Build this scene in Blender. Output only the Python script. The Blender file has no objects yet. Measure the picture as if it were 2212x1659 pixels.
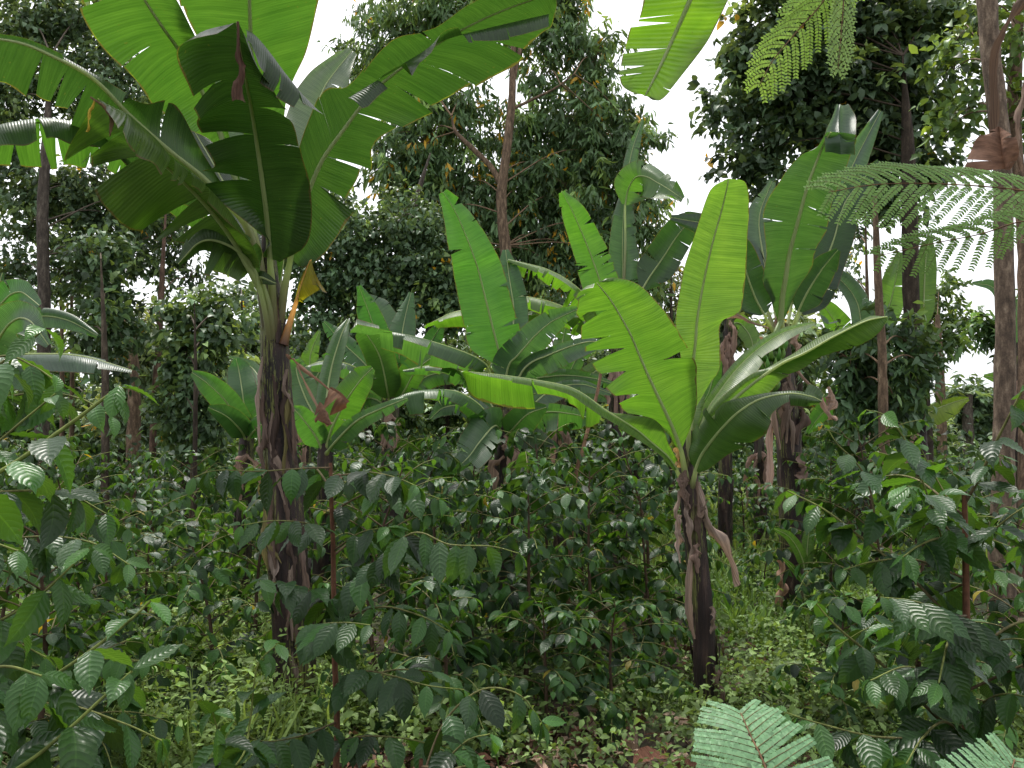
import bpy, math, random
import numpy as np
R_ = math.radians
sc = bpy.context.scene
COL = sc.collection

# ------------------------------------------------------------------ camera, world, sun, exposure
FPX, CX, CY, EYE, PITCH = 1703.0, 1106.0, 829.5, 1.6, R_(4.05)   # focal length in pixels of a 2212 px wide picture
cam = bpy.data.cameras.new('camera'); cam.sensor_width = 36; cam.lens = 36*FPX/2212
cam.clip_start = 0.05; cam.clip_end = 600
co = bpy.data.objects.new('camera', cam); COL.objects.link(co)
co.location = (0, 0, EYE); co.rotation_euler = (R_(90)+PITCH, 0, 0); sc.camera = co

SUN_EL, SUN_AZ = R_(66), R_(-25)            # azimuth from +Y towards +X: ahead of the camera, a little left
w = bpy.data.worlds.new('World'); sc.world = w; w.use_nodes = True
nt = w.node_tree; bg = nt.nodes['Background']
sky = nt.nodes.new('ShaderNodeTexSky'); sky.sky_type = 'NISHITA'; sky.sun_disc = False
sky.sun_elevation = SUN_EL; sky.sun_rotation = SUN_AZ
sky.dust_density = 6; sky.air_density = 1.0; sky.ozone_density = 1
hs = nt.nodes.new('ShaderNodeHueSaturation'); hs.inputs['Saturation'].default_value = 0.22
nt.links.new(sky.outputs[0], hs.inputs['Color']); cl = nt.nodes.new('ShaderNodeMix'); cl.data_type = 'RGBA'; cl.inputs[0].default_value = .55      # an even white cloud sheet veils most of the blue
cl.inputs[7].default_value = (8.0, 8.2, 8.6, 1); nt.links.new(hs.outputs[0], cl.inputs[6]); nt.links.new(cl.outputs[2], bg.inputs[0])
bg.inputs[1].default_value = 0.15
sl = bpy.data.lights.new('sun', 'SUN'); sl.energy = 2.6; sl.angle = R_(10); sl.color = (1, .96, .88)
so = bpy.data.objects.new('sun', sl); COL.objects.link(so)
so.rotation_euler = (R_(90)-SUN_EL, 0, math.pi-SUN_AZ); so.location = (0, 0, 30)
sc.view_settings.view_transform = 'Standard'; sc.view_settings.look = 'None'
sc.view_settings.gamma = 1; sc.view_settings.exposure = 0.8
cy = sc.cycles
cy.max_bounces = 7; cy.diffuse_bounces = 4; cy.glossy_bounces = 2; cy.transmission_bounces = 5
cy.transparent_max_bounces = 4; cy.use_denoising = True; cy.caustics_reflective = False; cy.caustics_refractive = False
cy.sample_clamp_indirect = 6

# ------------------------------------------------------------------ helpers
FW = np.array([0, math.cos(PITCH), math.sin(PITCH)]); UP = np.array([0, -math.sin(PITCH), math.cos(PITCH)]); RT = np.array([1., 0, 0])
def P(px, py, d):
    """world point seen at (px,py) whose distance along +Y is d"""
    v = FW + RT*(px-CX)/FPX + UP*(CY-py)/FPX
    return np.array([0, 0, EYE]) + v*(d/v[1])
def G(px, d, z=0.0):
    p = P(px, 950, d); p[2] = z; return p
def nrm(a):
    a = np.asarray(a, float); return a/np.maximum(np.linalg.norm(a, axis=-1, keepdims=True), 1e-9)
def cr(pts, n):
    """Catmull-Rom through pts, n samples"""
    p = np.asarray(pts, float)
    if len(p) == 2: return p[0]+(p[1]-p[0])*np.linspace(0, 1, n)[:, None]
    q = np.vstack([2*p[0]-p[1], p, 2*p[-1]-p[-2]]); m = len(p)-1
    u = np.linspace(0, m-1e-6, n); i = u.astype(int); t = (u-i)[:, None]
    a, b, c, d = q[i], q[i+1], q[i+2], q[i+3]
    return .5*(2*b+(c-a)*t+(2*a-5*b+4*c-d)*t**2+(3*b-a-3*c+d)*t**3)

class MB:
    def __init__(s): s.v = []; s.f = []; s.uv = []; s.c = []; s.n = 0
    def add(s, v, f, uv, c):
        v = np.asarray(v, float).reshape(-1, 3); k = len(v)
        c = np.asarray(c, float)
        if c.ndim == 1: c = np.tile(c, (k, 1))
        s.v.append(v); s.f.append(np.asarray(f, int).reshape(-1, 4)+s.n); s.uv.append(np.asarray(uv, float).reshape(-1, 2)); s.c.append(c); s.n += k
    def grid(s, pts, uv, c, wrap=False):
        a, b = pts.shape[:2]; i = np.arange(a-1)[:, None]; j = np.arange(b if wrap else b-1)[None, :]; j2 = (j+1) % b
        f = np.stack([i*b+j, i*b+j2, (i+1)*b+j2, (i+1)*b+j], -1)
        s.add(pts, f, uv, c)
    def tube(s, path, rad, sides=8, c=(1, 1, 1), ru=None):
        path = np.asarray(path, float); n = len(path)
        rad = np.broadcast_to(np.asarray(rad, float), (n,))
        t = nrm(np.gradient(path, axis=0)); ref = np.array([0, 0, 1.]) if abs(t[0][2]) < .8 else np.array([0, 1., 0])
        a = nrm(np.cross(t, ref)); b = np.cross(t, a)
        th = np.linspace(0, 2*np.pi, sides, endpoint=False)
        rr = rad[:, None]*(np.ones((n, sides)) if ru is None else ru)
        pts = path[:, None, :]+rr[..., None]*(a[:, None, :]*np.cos(th)[None, :, None]+b[:, None, :]*np.sin(th)[None, :, None])
        L = np.concatenate([[0], np.cumsum(np.linalg.norm(np.diff(path, axis=0), axis=1))])
        uv = np.stack(np.broadcast_arrays(L[:, None], (th/(2*np.pi))[None, :]), -1)
        s.grid(pts, uv, c, True)
    def leaves(s, T, F, U, pos, d, nz, L, col):
        """T template (k,3), placed at pos with axis d, normal nz, length L"""
        pos = np.asarray(pos, float); N = len(pos)
        if N == 0: return
        d = nrm(d); sd = nrm(np.cross(nz, d)); n = np.cross(d, sd); L = np.broadcast_to(np.asarray(L, float), (N,))
        T = np.asarray(T)
        if T.ndim == 2: T = np.broadcast_to(T, (N,)+T.shape)
        k = T.shape[1]
        v = pos[:, None, :]+L[:, None, None]*(T[..., 0:1]*d[:, None, :]+T[..., 1:2]*sd[:, None, :]+T[..., 2:3]*n[:, None, :])
        f = (np.arange(N)*k)[:, None, None]+F[None]
        c = np.repeat(np.asarray(col, float), k, axis=0) if np.ndim(col) == 2 else col
        s.add(v, f, np.tile(U, (N, 1)), c)
    def build(s, name, mat, parent=None, smooth=True):
        v = np.concatenate(s.v); f = np.concatenate(s.f); uv = np.concatenate(s.uv); c = np.concatenate(s.c)
        me = bpy.data.meshes.new(name); me.vertices.add(len(v)); me.vertices.foreach_set('co', v.ravel())
        me.loops.add(f.size); me.loops.foreach_set('vertex_index', f.ravel().astype(np.int32))
        me.polygons.add(len(f)); me.polygons.foreach_set('loop_start', np.arange(0, f.size, 4, dtype=np.int32))
        me.polygons.foreach_set('use_smooth', np.full(len(f), smooth))
        l = me.uv_layers.new(name='UVMap'); l.data.foreach_set('uv', uv[f.ravel()].ravel())
        at = me.color_attributes.new('tint', 'FLOAT_COLOR', 'POINT')
        at.data.foreach_set('color', np.hstack([c[:, :3], np.ones((len(c), 1))]).ravel())
        me.update(); me.validate()
        me.materials.append(mat)
        o = bpy.data.objects.new(name, me); COL.objects.link(o)
        if parent: o.parent = parent; o.matrix_parent_inverse = parent.matrix_world.inverted() if False else o.matrix_parent_inverse
        return o

def thing(name, label, cat, loc=(0, 0, 0), group=None):
    o = bpy.data.objects.new(name, None); COL.objects.link(o); o.location = loc; o.empty_display_size = .2
    o['label'] = label; o['category'] = cat
    if group: o['group'] = group
    return o
def tag(o, label, cat, group=None, kind=None):
    if label: o['label'] = label
    if cat: o['category'] = cat
    if group: o['group'] = group
    if kind: o['kind'] = kind
    return o
class Shift:   # world-space building under an Empty: subtract its location
    pass
def part(mb, name, mat, root, smooth=True):
    off = np.array(root.location) if root.parent is None else np.array(root.parent.location)
    if root.parent is None: mb.v = [a-off for a in mb.v]
    else: mb.v = [a-off for a in mb.v]
    return mb.build(name, mat, root, smooth)

# ------------------------------------------------------------------ materials
def newmat(name):
    m = bpy.data.materials.new(name); m.use_nodes = True; n = m.node_tree; n.nodes.clear()
    return m, n, n.nodes.new, n.links.new
def setin(node, **kw):
    for k, v in kw.items(): node.inputs[k.replace('_', ' ')].default_value = v
def math_(N, Lk, op, a, b=None, c=None):
    n = N('ShaderNodeMath'); n.operation = op
    for i, x in enumerate((a, b, c)):
        if x is None: continue
        if isinstance(x, (int, float)): n.inputs[i].default_value = x
        else: Lk(x, n.inputs[i])
    return n.outputs[0]
def mixc(N, Lk, fac, a, b, mode='MIX'):
    n = N('ShaderNodeMix'); n.data_type = 'RGBA'; n.blend_type = mode
    for k, x in ((0, fac), (6, a), (7, b)):
        if isinstance(x, (int, float)): n.inputs[k].default_value = x
        elif isinstance(x, tuple): n.inputs[k].default_value = x+(1,) if len(x) == 3 else x
        else: Lk(x, n.inputs[k])
    return n.outputs[2]
def ramp(N, Lk, fac, stops):
    n = N('ShaderNodeValToRGB'); e = n.color_ramp.elements
    while len(e) < len(stops): e.new(.5)
    for q, (p, c) in zip(e, stops): q.position = p; q.color = c+(1,)
    Lk(fac, n.inputs[0]); return n.outputs[0]
def noise(N, Lk, vec, scale, detail=3, rough=.55):
    n = N('ShaderNodeTexNoise'); setin(n, Scale=scale, Detail=detail, Roughness=rough)
    if vec is not None: Lk(vec, n.inputs['Vector'])
    return n.outputs[0]
def mapping(N, Lk, vec, scale):
    n = N('ShaderNodeMapping'); n.inputs['Scale'].default_value = scale; Lk(vec, n.inputs[0]); return n.outputs[0]

def leaf_shader(name, refl, trans_fac, rough, spec, vein=None, trans_sat=(1.25, 1.0, .45), sheen=None):
    """two-sided leaf: glossy reflecting face plus light passing through; 'tint' holds the leaf's own colour"""
    m, nt, N, Lk = newmat(name)
    at = N('ShaderNodeAttribute'); at.attribute_name = 'tint'
    uvn = N('ShaderNodeUVMap'); uvn.uv_map = 'UVMap'; sp = N('ShaderNodeSeparateXYZ'); Lk(uvn.outputs[0], sp.inputs[0])
    u, v = sp.outputs[0], sp.outputs[1]; av = math_(N, Lk, 'ABSOLUTE', v)
    col = at.outputs['Color']; bumpsrc = None
    if vein == 'banana':
        st = noise(N, Lk, mapping(N, Lk, uvn.outputs[0], (55, .8, 1)), 1.0, 4, .6)
        col = mixc(N, Lk, 1.0, col, ramp(N, Lk, st, [(.25, (.62, .68, .62)), (.75, (1.25, 1.18, 1.15))]), 'MULTIPLY')
        bl = noise(N, Lk, mapping(N, Lk, uvn.outputs[0], (3, 1.2, 1)), 1.0, 2)
        col = mixc(N, Lk, 1.0, col, ramp(N, Lk, bl, [(.3, (.85, .9, .9)), (.7, (1.15, 1.08, 1.05))]), 'MULTIPLY')
        e = noise(N, Lk, mapping(N, Lk, uvn.outputs[0], (14, 0, 1)), 1.0, 2)
        thr = math_(N, Lk, 'SUBTRACT', 1.0, math_(N, Lk, 'MULTIPLY', e, .040))
        edge = math_(N, Lk, 'GREATER_THAN', av, thr)
        col = mixc(N, Lk, math_(N, Lk, 'MULTIPLY', edge, .5), col, (.5, .4, .06))
        bn = noise(N, Lk, mapping(N, Lk, uvn.outputs[0], (7, 2, 1)), 1.0, 3)
        bt = math_(N, Lk, 'SUBTRACT', 1.08, math_(N, Lk, 'MULTIPLY', bn, .20))
        col = mixc(N, Lk, math_(N, Lk, 'MULTIPLY', math_(N, Lk, 'GREATER_THAN', av, bt), .8), col, (.17, .105, .05))
        # speckles and small brown flecks
        fl = noise(N, Lk, mapping(N, Lk, uvn.outputs[0], (60, 14, 1)), 1.0, 2)
        flm = math_(N, Lk, 'GREATER_THAN', fl, .70)
        col = mixc(N, Lk, math_(N, Lk, 'MULTIPLY', flm, .5), col, (.2, .17, .05))
        wv = math_(N, Lk, 'SINE', math_(N, Lk, 'MULTIPLY', u, 2*math.pi/.014))
        ws = math_(N, Lk, 'MULTIPLY', st, 3.0)
        bumpsrc = math_(N, Lk, 'ADD', wv, ws); bstr, bdist = .28, .003
        col = mixc(N, Lk, math_(N, Lk, 'MULTIPLY', math_(N, Lk, 'ADD', wv, 1.0), .10), col, mixc(N, Lk, 1.0, col, (.45, .5, .45), 'MULTIPLY'))
    elif vein == 'coffee':
        tcv = N('ShaderNodeTexCoord')
        k = math_(N, Lk, 'SUBTRACT', math_(N, Lk, 'MULTIPLY', u, 9.5), math_(N, Lk, 'MULTIPLY', math_(N, Lk, 'POWER', av, 1.5), 1.9))
        k = math_(N, Lk, 'ADD', k, math_(N, Lk, 'MULTIPLY', noise(N, Lk, tcv.outputs['Object'], 16, 2), .9))
        wv = math_(N, Lk, 'ABSOLUTE', math_(N, Lk, 'SINE', math_(N, Lk, 'MULTIPLY', k, math.pi)))
        vein_l = math_(N, Lk, 'LESS_THAN', wv, .10); mid = math_(N, Lk, 'LESS_THAN', av, .05)
        vm = math_(N, Lk, 'MAXIMUM', math_(N, Lk, 'MULTIPLY', vein_l, .35), math_(N, Lk, 'MULTIPLY', mid, .8))
        col = mixc(N, Lk, math_(N, Lk, 'MULTIPLY', vm, .55), col, mixc(N, Lk, 1.0, col, (2.0, 1.8, 1.6), 'MULTIPLY'))
        tc = N('ShaderNodeTexCoord')
        sp2 = noise(N, Lk, tc.outputs['Object'], 90, 3)
        spm = math_(N, Lk, 'GREATER_THAN', sp2, .70)
        col = mixc(N, Lk, math_(N, Lk, 'MULTIPLY', spm, .35), col, (.10, .08, .03))
        bumpsrc = math_(N, Lk, 'ADD', math_(N, Lk, 'POWER', wv, .6), math_(N, Lk, 'MULTIPLY', noise(N, Lk, tc.outputs['Object'], 45, 2), 1.2)); bstr, bdist = .26, .006
    elif vein == 'dry':
        st = noise(N, Lk, mapping(N, Lk, uvn.outputs[0], (40, 1.5, 1)), 1.0, 4)
        col = mixc(N, Lk, 1.0, col, ramp(N, Lk, st, [(.3, (.45, .42, .42)), (.7, (1.3, 1.25, 1.2))]), 'MULTIPLY')
        bumpsrc = st; bstr, bdist = .6, .01
    pr = N('ShaderNodeBsdfPrincipled'); setin(pr, Roughness=rough)
    pr.inputs['Specular IOR Level'].default_value = spec
    Lk(mixc(N, Lk, 1.0, col, refl, 'MULTIPLY'), pr.inputs['Base Color'])
    tr = N('ShaderNodeBsdfTranslucent'); Lk(mixc(N, Lk, 1.0, col, trans_sat, 'MULTIPLY'), tr.inputs[0])
    if bumpsrc is not None:
        b = N('ShaderNodeBump'); setin(b, Strength=bstr, Distance=bdist); Lk(bumpsrc, b.inputs['Height'])
        Lk(b.outputs[0], pr.inputs['Normal'])
    mx = N('ShaderNodeMixShader'); mx.inputs[0].default_value = trans_fac
    Lk(pr.outputs[0], mx.inputs[1]); Lk(tr.outputs[0], mx.inputs[2])
    o = N('ShaderNodeOutputMaterial'); Lk(mx.outputs[0], o.inputs[0])
    return m

def bark(name, stops, scale=(14, 14, 2.2), bump=.5, rough=.85, use_tint=False, dist=.02):
    m, nt, N, Lk = newmat(name)
    tc = N('ShaderNodeTexCoord')
    a = noise(N, Lk, mapping(N, Lk, tc.outputs['Object'], scale), 1.0, 6, .65)
    c = ramp(N, Lk, a, stops)
    if use_tint:
        at = N('ShaderNodeAttribute'); at.attribute_name = 'tint'; c = mixc(N, Lk, 1.0, c, at.outputs['Color'], 'MULTIPLY')
    b2 = noise(N, Lk, tc.outputs['Object'], 60, 3)
    c = mixc(N, Lk, 1.0, c, ramp(N, Lk, b2, [(.3, (.75, .75, .75)), (.7, (1.2, 1.2, 1.2))]), 'MULTIPLY')
    pr = N('ShaderNodeBsdfPrincipled'); setin(pr, Roughness=rough); pr.inputs['Specular IOR Level'].default_value = .25
    Lk(c, pr.inputs['Base Color'])
    b = N('ShaderNodeBump'); setin(b, Strength=bump, Distance=dist); Lk(a, b.inputs['Height']); Lk(b.outputs[0], pr.inputs['Normal'])
    o = N('ShaderNodeOutputMaterial'); Lk(pr.outputs[0], o.inputs[0])
    return m

M_BAN = leaf_shader('banana_leaf', (.50, .50, .62), .46, .36, .55, 'banana', (.64, .87, .32))
M_DRY = leaf_shader('dry_leaf', (.95, .97, 1.0), .22, .8, .2, 'dry', (1.0, .86, .7))
M_COF = leaf_shader('coffee_leaf', (.80, .85, .82), .40, .35, .34, 'coffee', (1.6, 1.35, .35))
M_FOL = leaf_shader('foliage', (1.08, 1.12, 1.1), .40, .42, .40, None, (1.25, 1.1, .45))
M_GRS = leaf_shader('weeds', (1, 1, 1), .38, .55, .3, None, (1.15, 1.05, .5))
M_FRN = leaf_shader('feathery_leaf', (.9, .95, 1.0), .46, .5, .3, None, (1.05, 1.05, .5))
def stem_skin():
    m, nt, N, Lk = newmat('banana_stem_skin'); tc = N('ShaderNodeTexCoord'); ob = tc.outputs['Object']
    fine = noise(N, Lk, mapping(N, Lk, ob, (110, 110, 4.5)), 1.0, 6, .7); mid = noise(N, Lk, mapping(N, Lk, ob, (16, 16, 2.4)), 1.0, 5, .6); big = noise(N, Lk, mapping(N, Lk, ob, (7, 7, 1.8)), 1.0, 3, .5)
    dark = ramp(N, Lk, mid, [(.35, (.010, .007, .007)), (.55, (.035, .020, .018)), (.70, (.09, .055, .04))])
    tan = ramp(N, Lk, fine, [(.3, (.06, .04, .028)), (.5, (.18, .125, .085)), (.7, (.34, .26, .19))])
    grn = ramp(N, Lk, fine, [(.35, (.03, .028, .012)), (.6, (.15, .16, .045))])
    c = mixc(N, Lk, ramp(N, Lk, math_(N, Lk, 'MULTIPLY', math_(N, Lk, 'ADD', fine, big), .5), [(.53, (0, 0, 0)), (.57, (1, 1, 1))]), dark, grn)
    c = mixc(N, Lk, ramp(N, Lk, math_(N, Lk, 'MULTIPLY', math_(N, Lk, 'ADD', fine, mid), .5), [(.60, (0, 0, 0)), (.66, (.8, .8, .8))]), c, tan)
    pr = N('ShaderNodeBsdfPrincipled'); setin(pr, Roughness=.6); pr.inputs['Specular IOR Level'].default_value = .35; Lk(c, pr.inputs['Base Color'])
    b = N('ShaderNodeBump'); setin(b, Strength=.8, Distance=.02); Lk(math_(N, Lk, 'ADD', fine, mid), b.inputs['Height']); Lk(b.outputs[0], pr.inputs['Normal'])
    o = N('ShaderNodeOutputMaterial'); Lk(pr.outputs[0], o.inputs[0]); return m
M_PST = stem_skin()
M_PET = leaf_shader('petiole_skin', (.42, .48, .30), .48, .4, .5, None, (.62, .72, .36))
M_BRK = bark('brown_bark', [(.3, (.028, .023, .019)), (.5, (.066, .052, .042)), (.62, (.11, .09, .072)), (.75, (.17, .15, .125))], (22, 22, 7), .7, .9, True)
M_TWG = bark('twig_bark', [(.3, (.05, .038, .028)), (.7, (.14, .11, .085))], (30, 30, 8), .3, .8, True)
M_LIT = leaf_shader('litter', (1, 1, 1), .1, .85, .15, 'dry', (1, .8, .5))

rng = np.random.default_rng(7)

# ------------------------------------------------------------------ ground
def ground():
    m, nt, N, Lk = newmat('soil_and_weeds')
    tc = N('ShaderNodeTexCoord'); ob = tc.outputs['Object']
    a = noise(N, Lk, ob, 1.1, 5, .6); b = noise(N, Lk, ob, 22, 5, .7)
    soil = ramp(N, Lk, b, [(.3, (.018, .012, .009)), (.5, (.05, .033, .023)), (.7, (.115, .075, .052))])
    grass = ramp(N, Lk, b, [(.3, (.02, .035, .01)), (.6, (.06, .10, .025)), (.8, (.12, .16, .05))])
    f = ramp(N, Lk, a, [(.44, (0, 0, 0)), (.58, (1, 1, 1))])
    sp = N('ShaderNodeSeparateXYZ'); Lk(ob, sp.inputs[0])
    far = N('ShaderNodeMapRange'); setin(far, From_Min=7.0, From_Max=11.0); Lk(sp.outputs[1], far.inputs[0])
    ff = math_(N, Lk, 'MAXIMUM', f, far.outputs[0])
    pr = N('ShaderNodeBsdfPrincipled'); setin(pr, Roughness=.95); Lk(mixc(N, Lk, ff, soil, grass), pr.inputs['Base Color'])
    bp = N('ShaderNodeBump'); setin(bp, Strength=.8, Distance=.03); Lk(b, bp.inputs['Height']); Lk(bp.outputs[0], pr.inputs['Normal'])
    o = N('ShaderNodeOutputMaterial'); Lk(pr.outputs[0], o.inputs[0])
    x = np.concatenate([np.linspace(-250, -15, 12), np.linspace(-14, 14, 120), np.linspace(15, 250, 12)])
    y = np.concatenate([np.linspace(-60, -3, 6), np.linspace(-2, 20, 100), np.linspace(21, 320, 16)])
    X, Y = np.meshgrid(x, y, indexing='ij')
    Z = .05*np.sin(X*1.7+1)*np.sin(Y*1.3)+.03*np.sin(X*4.1)*np.cos(Y*3.7)+.012*rng.standard_normal(X.shape)
    Z[np.abs(X) > 16] *= .2
    mb = MB(); mb.grid(np.stack([X, Y, Z-.03], -1), np.stack([X, Y], -1), (1, 1, 1))
    mb.f[0] = mb.f[0][:, ::-1]
    tag(mb.build('ground', m), None, None, kind='structure')
ground()

# ------------------------------------------------------------------ leaf templates
def tmpl(nu, nv, hw, prof, droop=0., fold=0., ruf=0., nr=8, twist=0.):
    t = np.linspace(0, 1, nu)[:, None]; s = np.linspace(-1, 1, nv)[None, :]
    W = np.maximum(prof(t), .012)*hw
    x = t-droop*.35*t**2+0*s; y = W*s
    z = -droop*.55*t**2+fold*np.abs(s)*W+ruf*np.sin(2*np.pi*nr*t+np.sign(s)*.6)*np.abs(s)**1.5*np.minimum(1, prof(t)*1.5)+twist*s*W*t
    T = np.stack(np.broadcast_arrays(x, y, z), -1).reshape(-1, 3)
    U = np.stack(np.broadcast_arrays(t, s), -1).reshape(-1, 2)
    i = np.arange(nu-1)[:, None]; j = np.arange(nv-1)[None, :]
    F = np.stack([i*nv+j, i*nv+j+1, (i+1)*nv+j+1, (i+1)*nv+j], -1).reshape(-1, 4)
    return T, F, U
p_cof = lambda t: np.sin(np.pi*np.clip(t, 0, 1)**.82)**.9*(1-.25*t**3)*np.where(t > .84, .62, 1)*(1+.05*np.sin(t*44))
p_lan = lambda t: np.sin(np.pi*np.clip(t, 0, 1)**.75)**.9
TC_HI = [tmpl(17, 7, .215, p_cof, dr, fo, .02, 8, tw) for dr, fo, tw in ((.3, .25, .2), (.6, .35, -.2), (.1, .15, .3), (.8, .3, 0), (.45, -.1, -.3))]
TC_LO = [tmpl(8, 3, .215, p_cof, dr, fo, .012, 4, tw) for dr, fo, tw in ((.3, .3, .2), (.6, .4, -.2), (.1, .2, .3), (.8, .3, 0))]
TL = [tmpl(4, 2, .16, p_lan, dr, 0, 0, 1, tw) for dr, tw in ((.3, .2), (.7, -.2), (1.0, .3), (.1, -.3))]
TN_ = [tmpl(4, 2, .105, p_lan, dr, 0, 0, 1, tw) for dr, tw in ((.3, .3), (.7, -.3), (1.0, .4), (.5, -.3))]
TW = [tmpl(4, 3, .24, p_lan, dr, .3, 0, 1, tw) for dr, tw in ((.3, .2), (.7, -.2), (1.0, .3))]

def scatter(mb, tm, pos, d, nz, L, col, r):
    k = r.integers(0, len(tm), len(pos))
    for q in range(len(tm)):
        m_ = k == q
        if m_.any(): mb.leaves(*tm[q], pos[m_], d[m_], nz[m_], L[m_], col[m_])

# ------------------------------------------------------------------ banana plants
BG = 'banana plants growing among the coffee'
def half(mb, Mw, Ew, n, k, bulge, tears, r, tint, sgn, arc, jag=.04, gap=.025, flop=.10):
    """one half of a banana leaf blade between midrib Mw and margin Ew (n,3), split along the veins at the tears"""
    Wd = np.linalg.norm(Ew-Mw, axis=1); wmax = max(Wd.max(), 1e-3)
    tan = nrm(np.gradient(Mw, axis=0)); nn = nrm(np.cross(tan, Ew-Mw))*sgn
    if nn[:, 2].mean() < 0: nn = -nn
    cuts = [0]+sorted(set(int(c[0]*(n-1)) for c in tears if 1 < int(c[0]*(n-1)) < n-2))+[n-1]
    dep = {int(c[0]*(n-1)): c[1] for c in tears}
    wav = cr(r.standard_normal((max(5, n//5), 1)), n)[:, 0]
    for a, b in zip(cuts[:-1], cuts[1:]):
        if b-a < 1: continue
        i = np.arange(a, b+1); tt = (i-a)/max(1, b-a)
        sA = 1-dep.get(a, 0.001); sB = 1-dep.get(b, 0.001)
        s0 = sA*(1-tt)+sB*tt
        s = np.linspace(0, 1, k)
        wgt = np.maximum(0, s[None, :]-s0[:, None])/np.maximum(.05, 1-s0[:, None])
        scl = 1-jag*abs(r.standard_normal())
        lift = flop*r.standard_normal(); slide = .12*flop*r.standard_normal()
        E = Ew[i]; Mm = Mw[i]
        S = s[None, :, None]*scl
        pts = Mm[:, None]+(E-Mm)[:, None]*S
        pts = pts+nn[i][:, None]*(bulge*4*S*(1-S)*Wd[i][:, None, None])
        pts = pts+nn[i][:, None]*(.05*wav[i][:, None]*s[None, :]**1.5*Wd[i][:, None])[..., None]
        pts = pts+nn[i][:, None]*(lift*wgt**1.3*wmax)[..., None]
        # V-shaped opening at a tear
        g = ((dep.get(a, 0)*(1-tt)**2)-(dep.get(b, 0)*tt**2))[:, None]*gap*wgt+slide*wgt
        pts = pts+tan[i][:, None]*(g*2.2*wmax)[..., None]
        uv = np.stack(np.broadcast_arrays(arc[i][:, None], s[None, :]*sgn), -1)
        mb.grid(pts, uv, tint)
def blade(mb, Mw, Lw, Rw, r, tint, tl=4, tr=4, tdep=(.25, .9), bl=.08, br=.08, k=6, flop=.07, gap=.025):
    n = len(Mw)
    arc = np.concatenate([[0], np.cumsum(np.linalg.norm(np.diff(Mw, axis=0), axis=1))])
    mk = lambda q: [(t, r.uniform(*tdep)) for t in r.uniform(.06, .95, q)] if isinstance(q, int) else q
    half(mb, Mw, Lw, n, k, bl, mk(tl), r, tint, 1, arc, flop=flop, gap=gap)
    half(mb, Mw, Rw, n, k, br, mk(tr), r, tint, -1, arc, flop=flop, gap=gap)
def banana_leaf(root, M, Lp, Rp, pet=(), seed=0, tint=(.20, .34, .06), tl=4, tr=4, dl=0., dr=0., bl=.08, br=.08, rib=.013, extra=(), n=None, name='leaf', mat=None, tdep=(.25, .9), flop=.10, gap=.016, k=6, ribcol=(1, 1, .8)):
    """M: midrib stations (px,py,depth) base to tip; Lp/Rp: margins at the same stations (px,py[,depth offset])"""
    r = np.random.default_rng(1000+seed); m = len(M)
    def edge(E, d0):
        w = np.array([math.hypot(e[0]-q[0], e[1]-q[1]) for e, q in zip(E, M)]); w = w/max(w.max(), 1)
        return [P(e[0], e[1], q[2]+(e[2] if len(e) > 2 else d0*wi)) for e, q, wi in zip(E, M, w)]
    Mw0 = [P(*q) for q in M]
    px = sum(math.hypot(M[i+1][0]-M[i][0], M[i+1][1]-M[i][1]) for i in range(m-1))
    n = n or int(min(64, max(22, px/7)))
    Mw, Lw, Rw = cr(Mw0, n), cr(edge(Lp, dl), n), cr(edge(Rp, dr), n)
    mb = MB(); blade(mb, Mw, Lw, Rw, r, np.array(tint), tl, tr, tdep, bl, br, k, flop, gap)
    for a, b in extra:      # a flap of blade curled over the rest
        A, B = cr([P(*q) for q in a], 30), cr([P(*q) for q in b], 30)
        arc = np.concatenate([[0], np.cumsum(np.linalg.norm(np.diff(A, axis=0), axis=1))])
        half(mb, A, B, 30, 5, .12, [(t, r.uniform(.3, .8)) for t in r.uniform(.1, .9, 5)], r, np.array(tint), 1, arc, flop=.12)
    o = part(mb, name, mat or M_BAN, root)
    if rib > 0:
        path = np.vstack([cr([P(*q) for q in pet]+[Mw0[0]], 12)[:-1], Mw]) if pet else Mw
        nn = len(path); rad = rib*(1.25-1.05*np.linspace(0, 1, nn)**.8)
        if pet: rad[:12] *= np.linspace(1.7, 1.0, 12)
        rc = np.tile(np.array(ribcol, float), (nn, 1))
        if pet: rc[:12] *= np.stack([np.interp(np.linspace(0, 1, 12), [0, .35, .8], q) for q in ((.12, .5, 1), (.06, .42, 1), (.07, .4, 1))], 1)
        rb = MB(); rb.tube(path, rad, 7, np.repeat(rc, 7, 0)); part(rb, 'midrib', M_PET, o)
    return o
def sleaf(root, M, wl, wr, seed=0, p0=.14, dl=0., dr=0., prof=None, **kw):
    """leaf from its midrib line and the two half-widths in pixels, measured across the line"""
    pts = np.array(M, float); n = 9
    q = cr(pts, 60); t = np.linspace(0, 1, 60)
    ip = int(p0*59); pet = [tuple(x) for x in q[[0, ip//2]]] if ip > 2 else ()
    st = q[np.linspace(ip, 59, n).astype(int)]; u = np.linspace(0, 1, n)
    tn = nrm(np.gradient(st[:, :2], axis=0)); ln = np.stack([tn[:, 1], -tn[:, 0]], 1)
    f = np.minimum(1, (u/.16+.08)**.6)*np.maximum(0.10, 1-u**3.2)**.75 if prof is None else prof(u)
    fw = tn*(.35*f*(wl+wr)/2)[:, None] if np.isscalar(wl) else 0
    Lp = [tuple(a) for a in st[:, :2]+ln*(wl*f)[:, None]+fw*.4]; Rp = [tuple(a) for a in st[:, :2]-ln*(wr*f)[:, None]+fw*.4]
    return banana_leaf(root, [tuple(a) for a in st], Lp, Rp, pet, seed, dl=dl, dr=dr, **kw)

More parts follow.
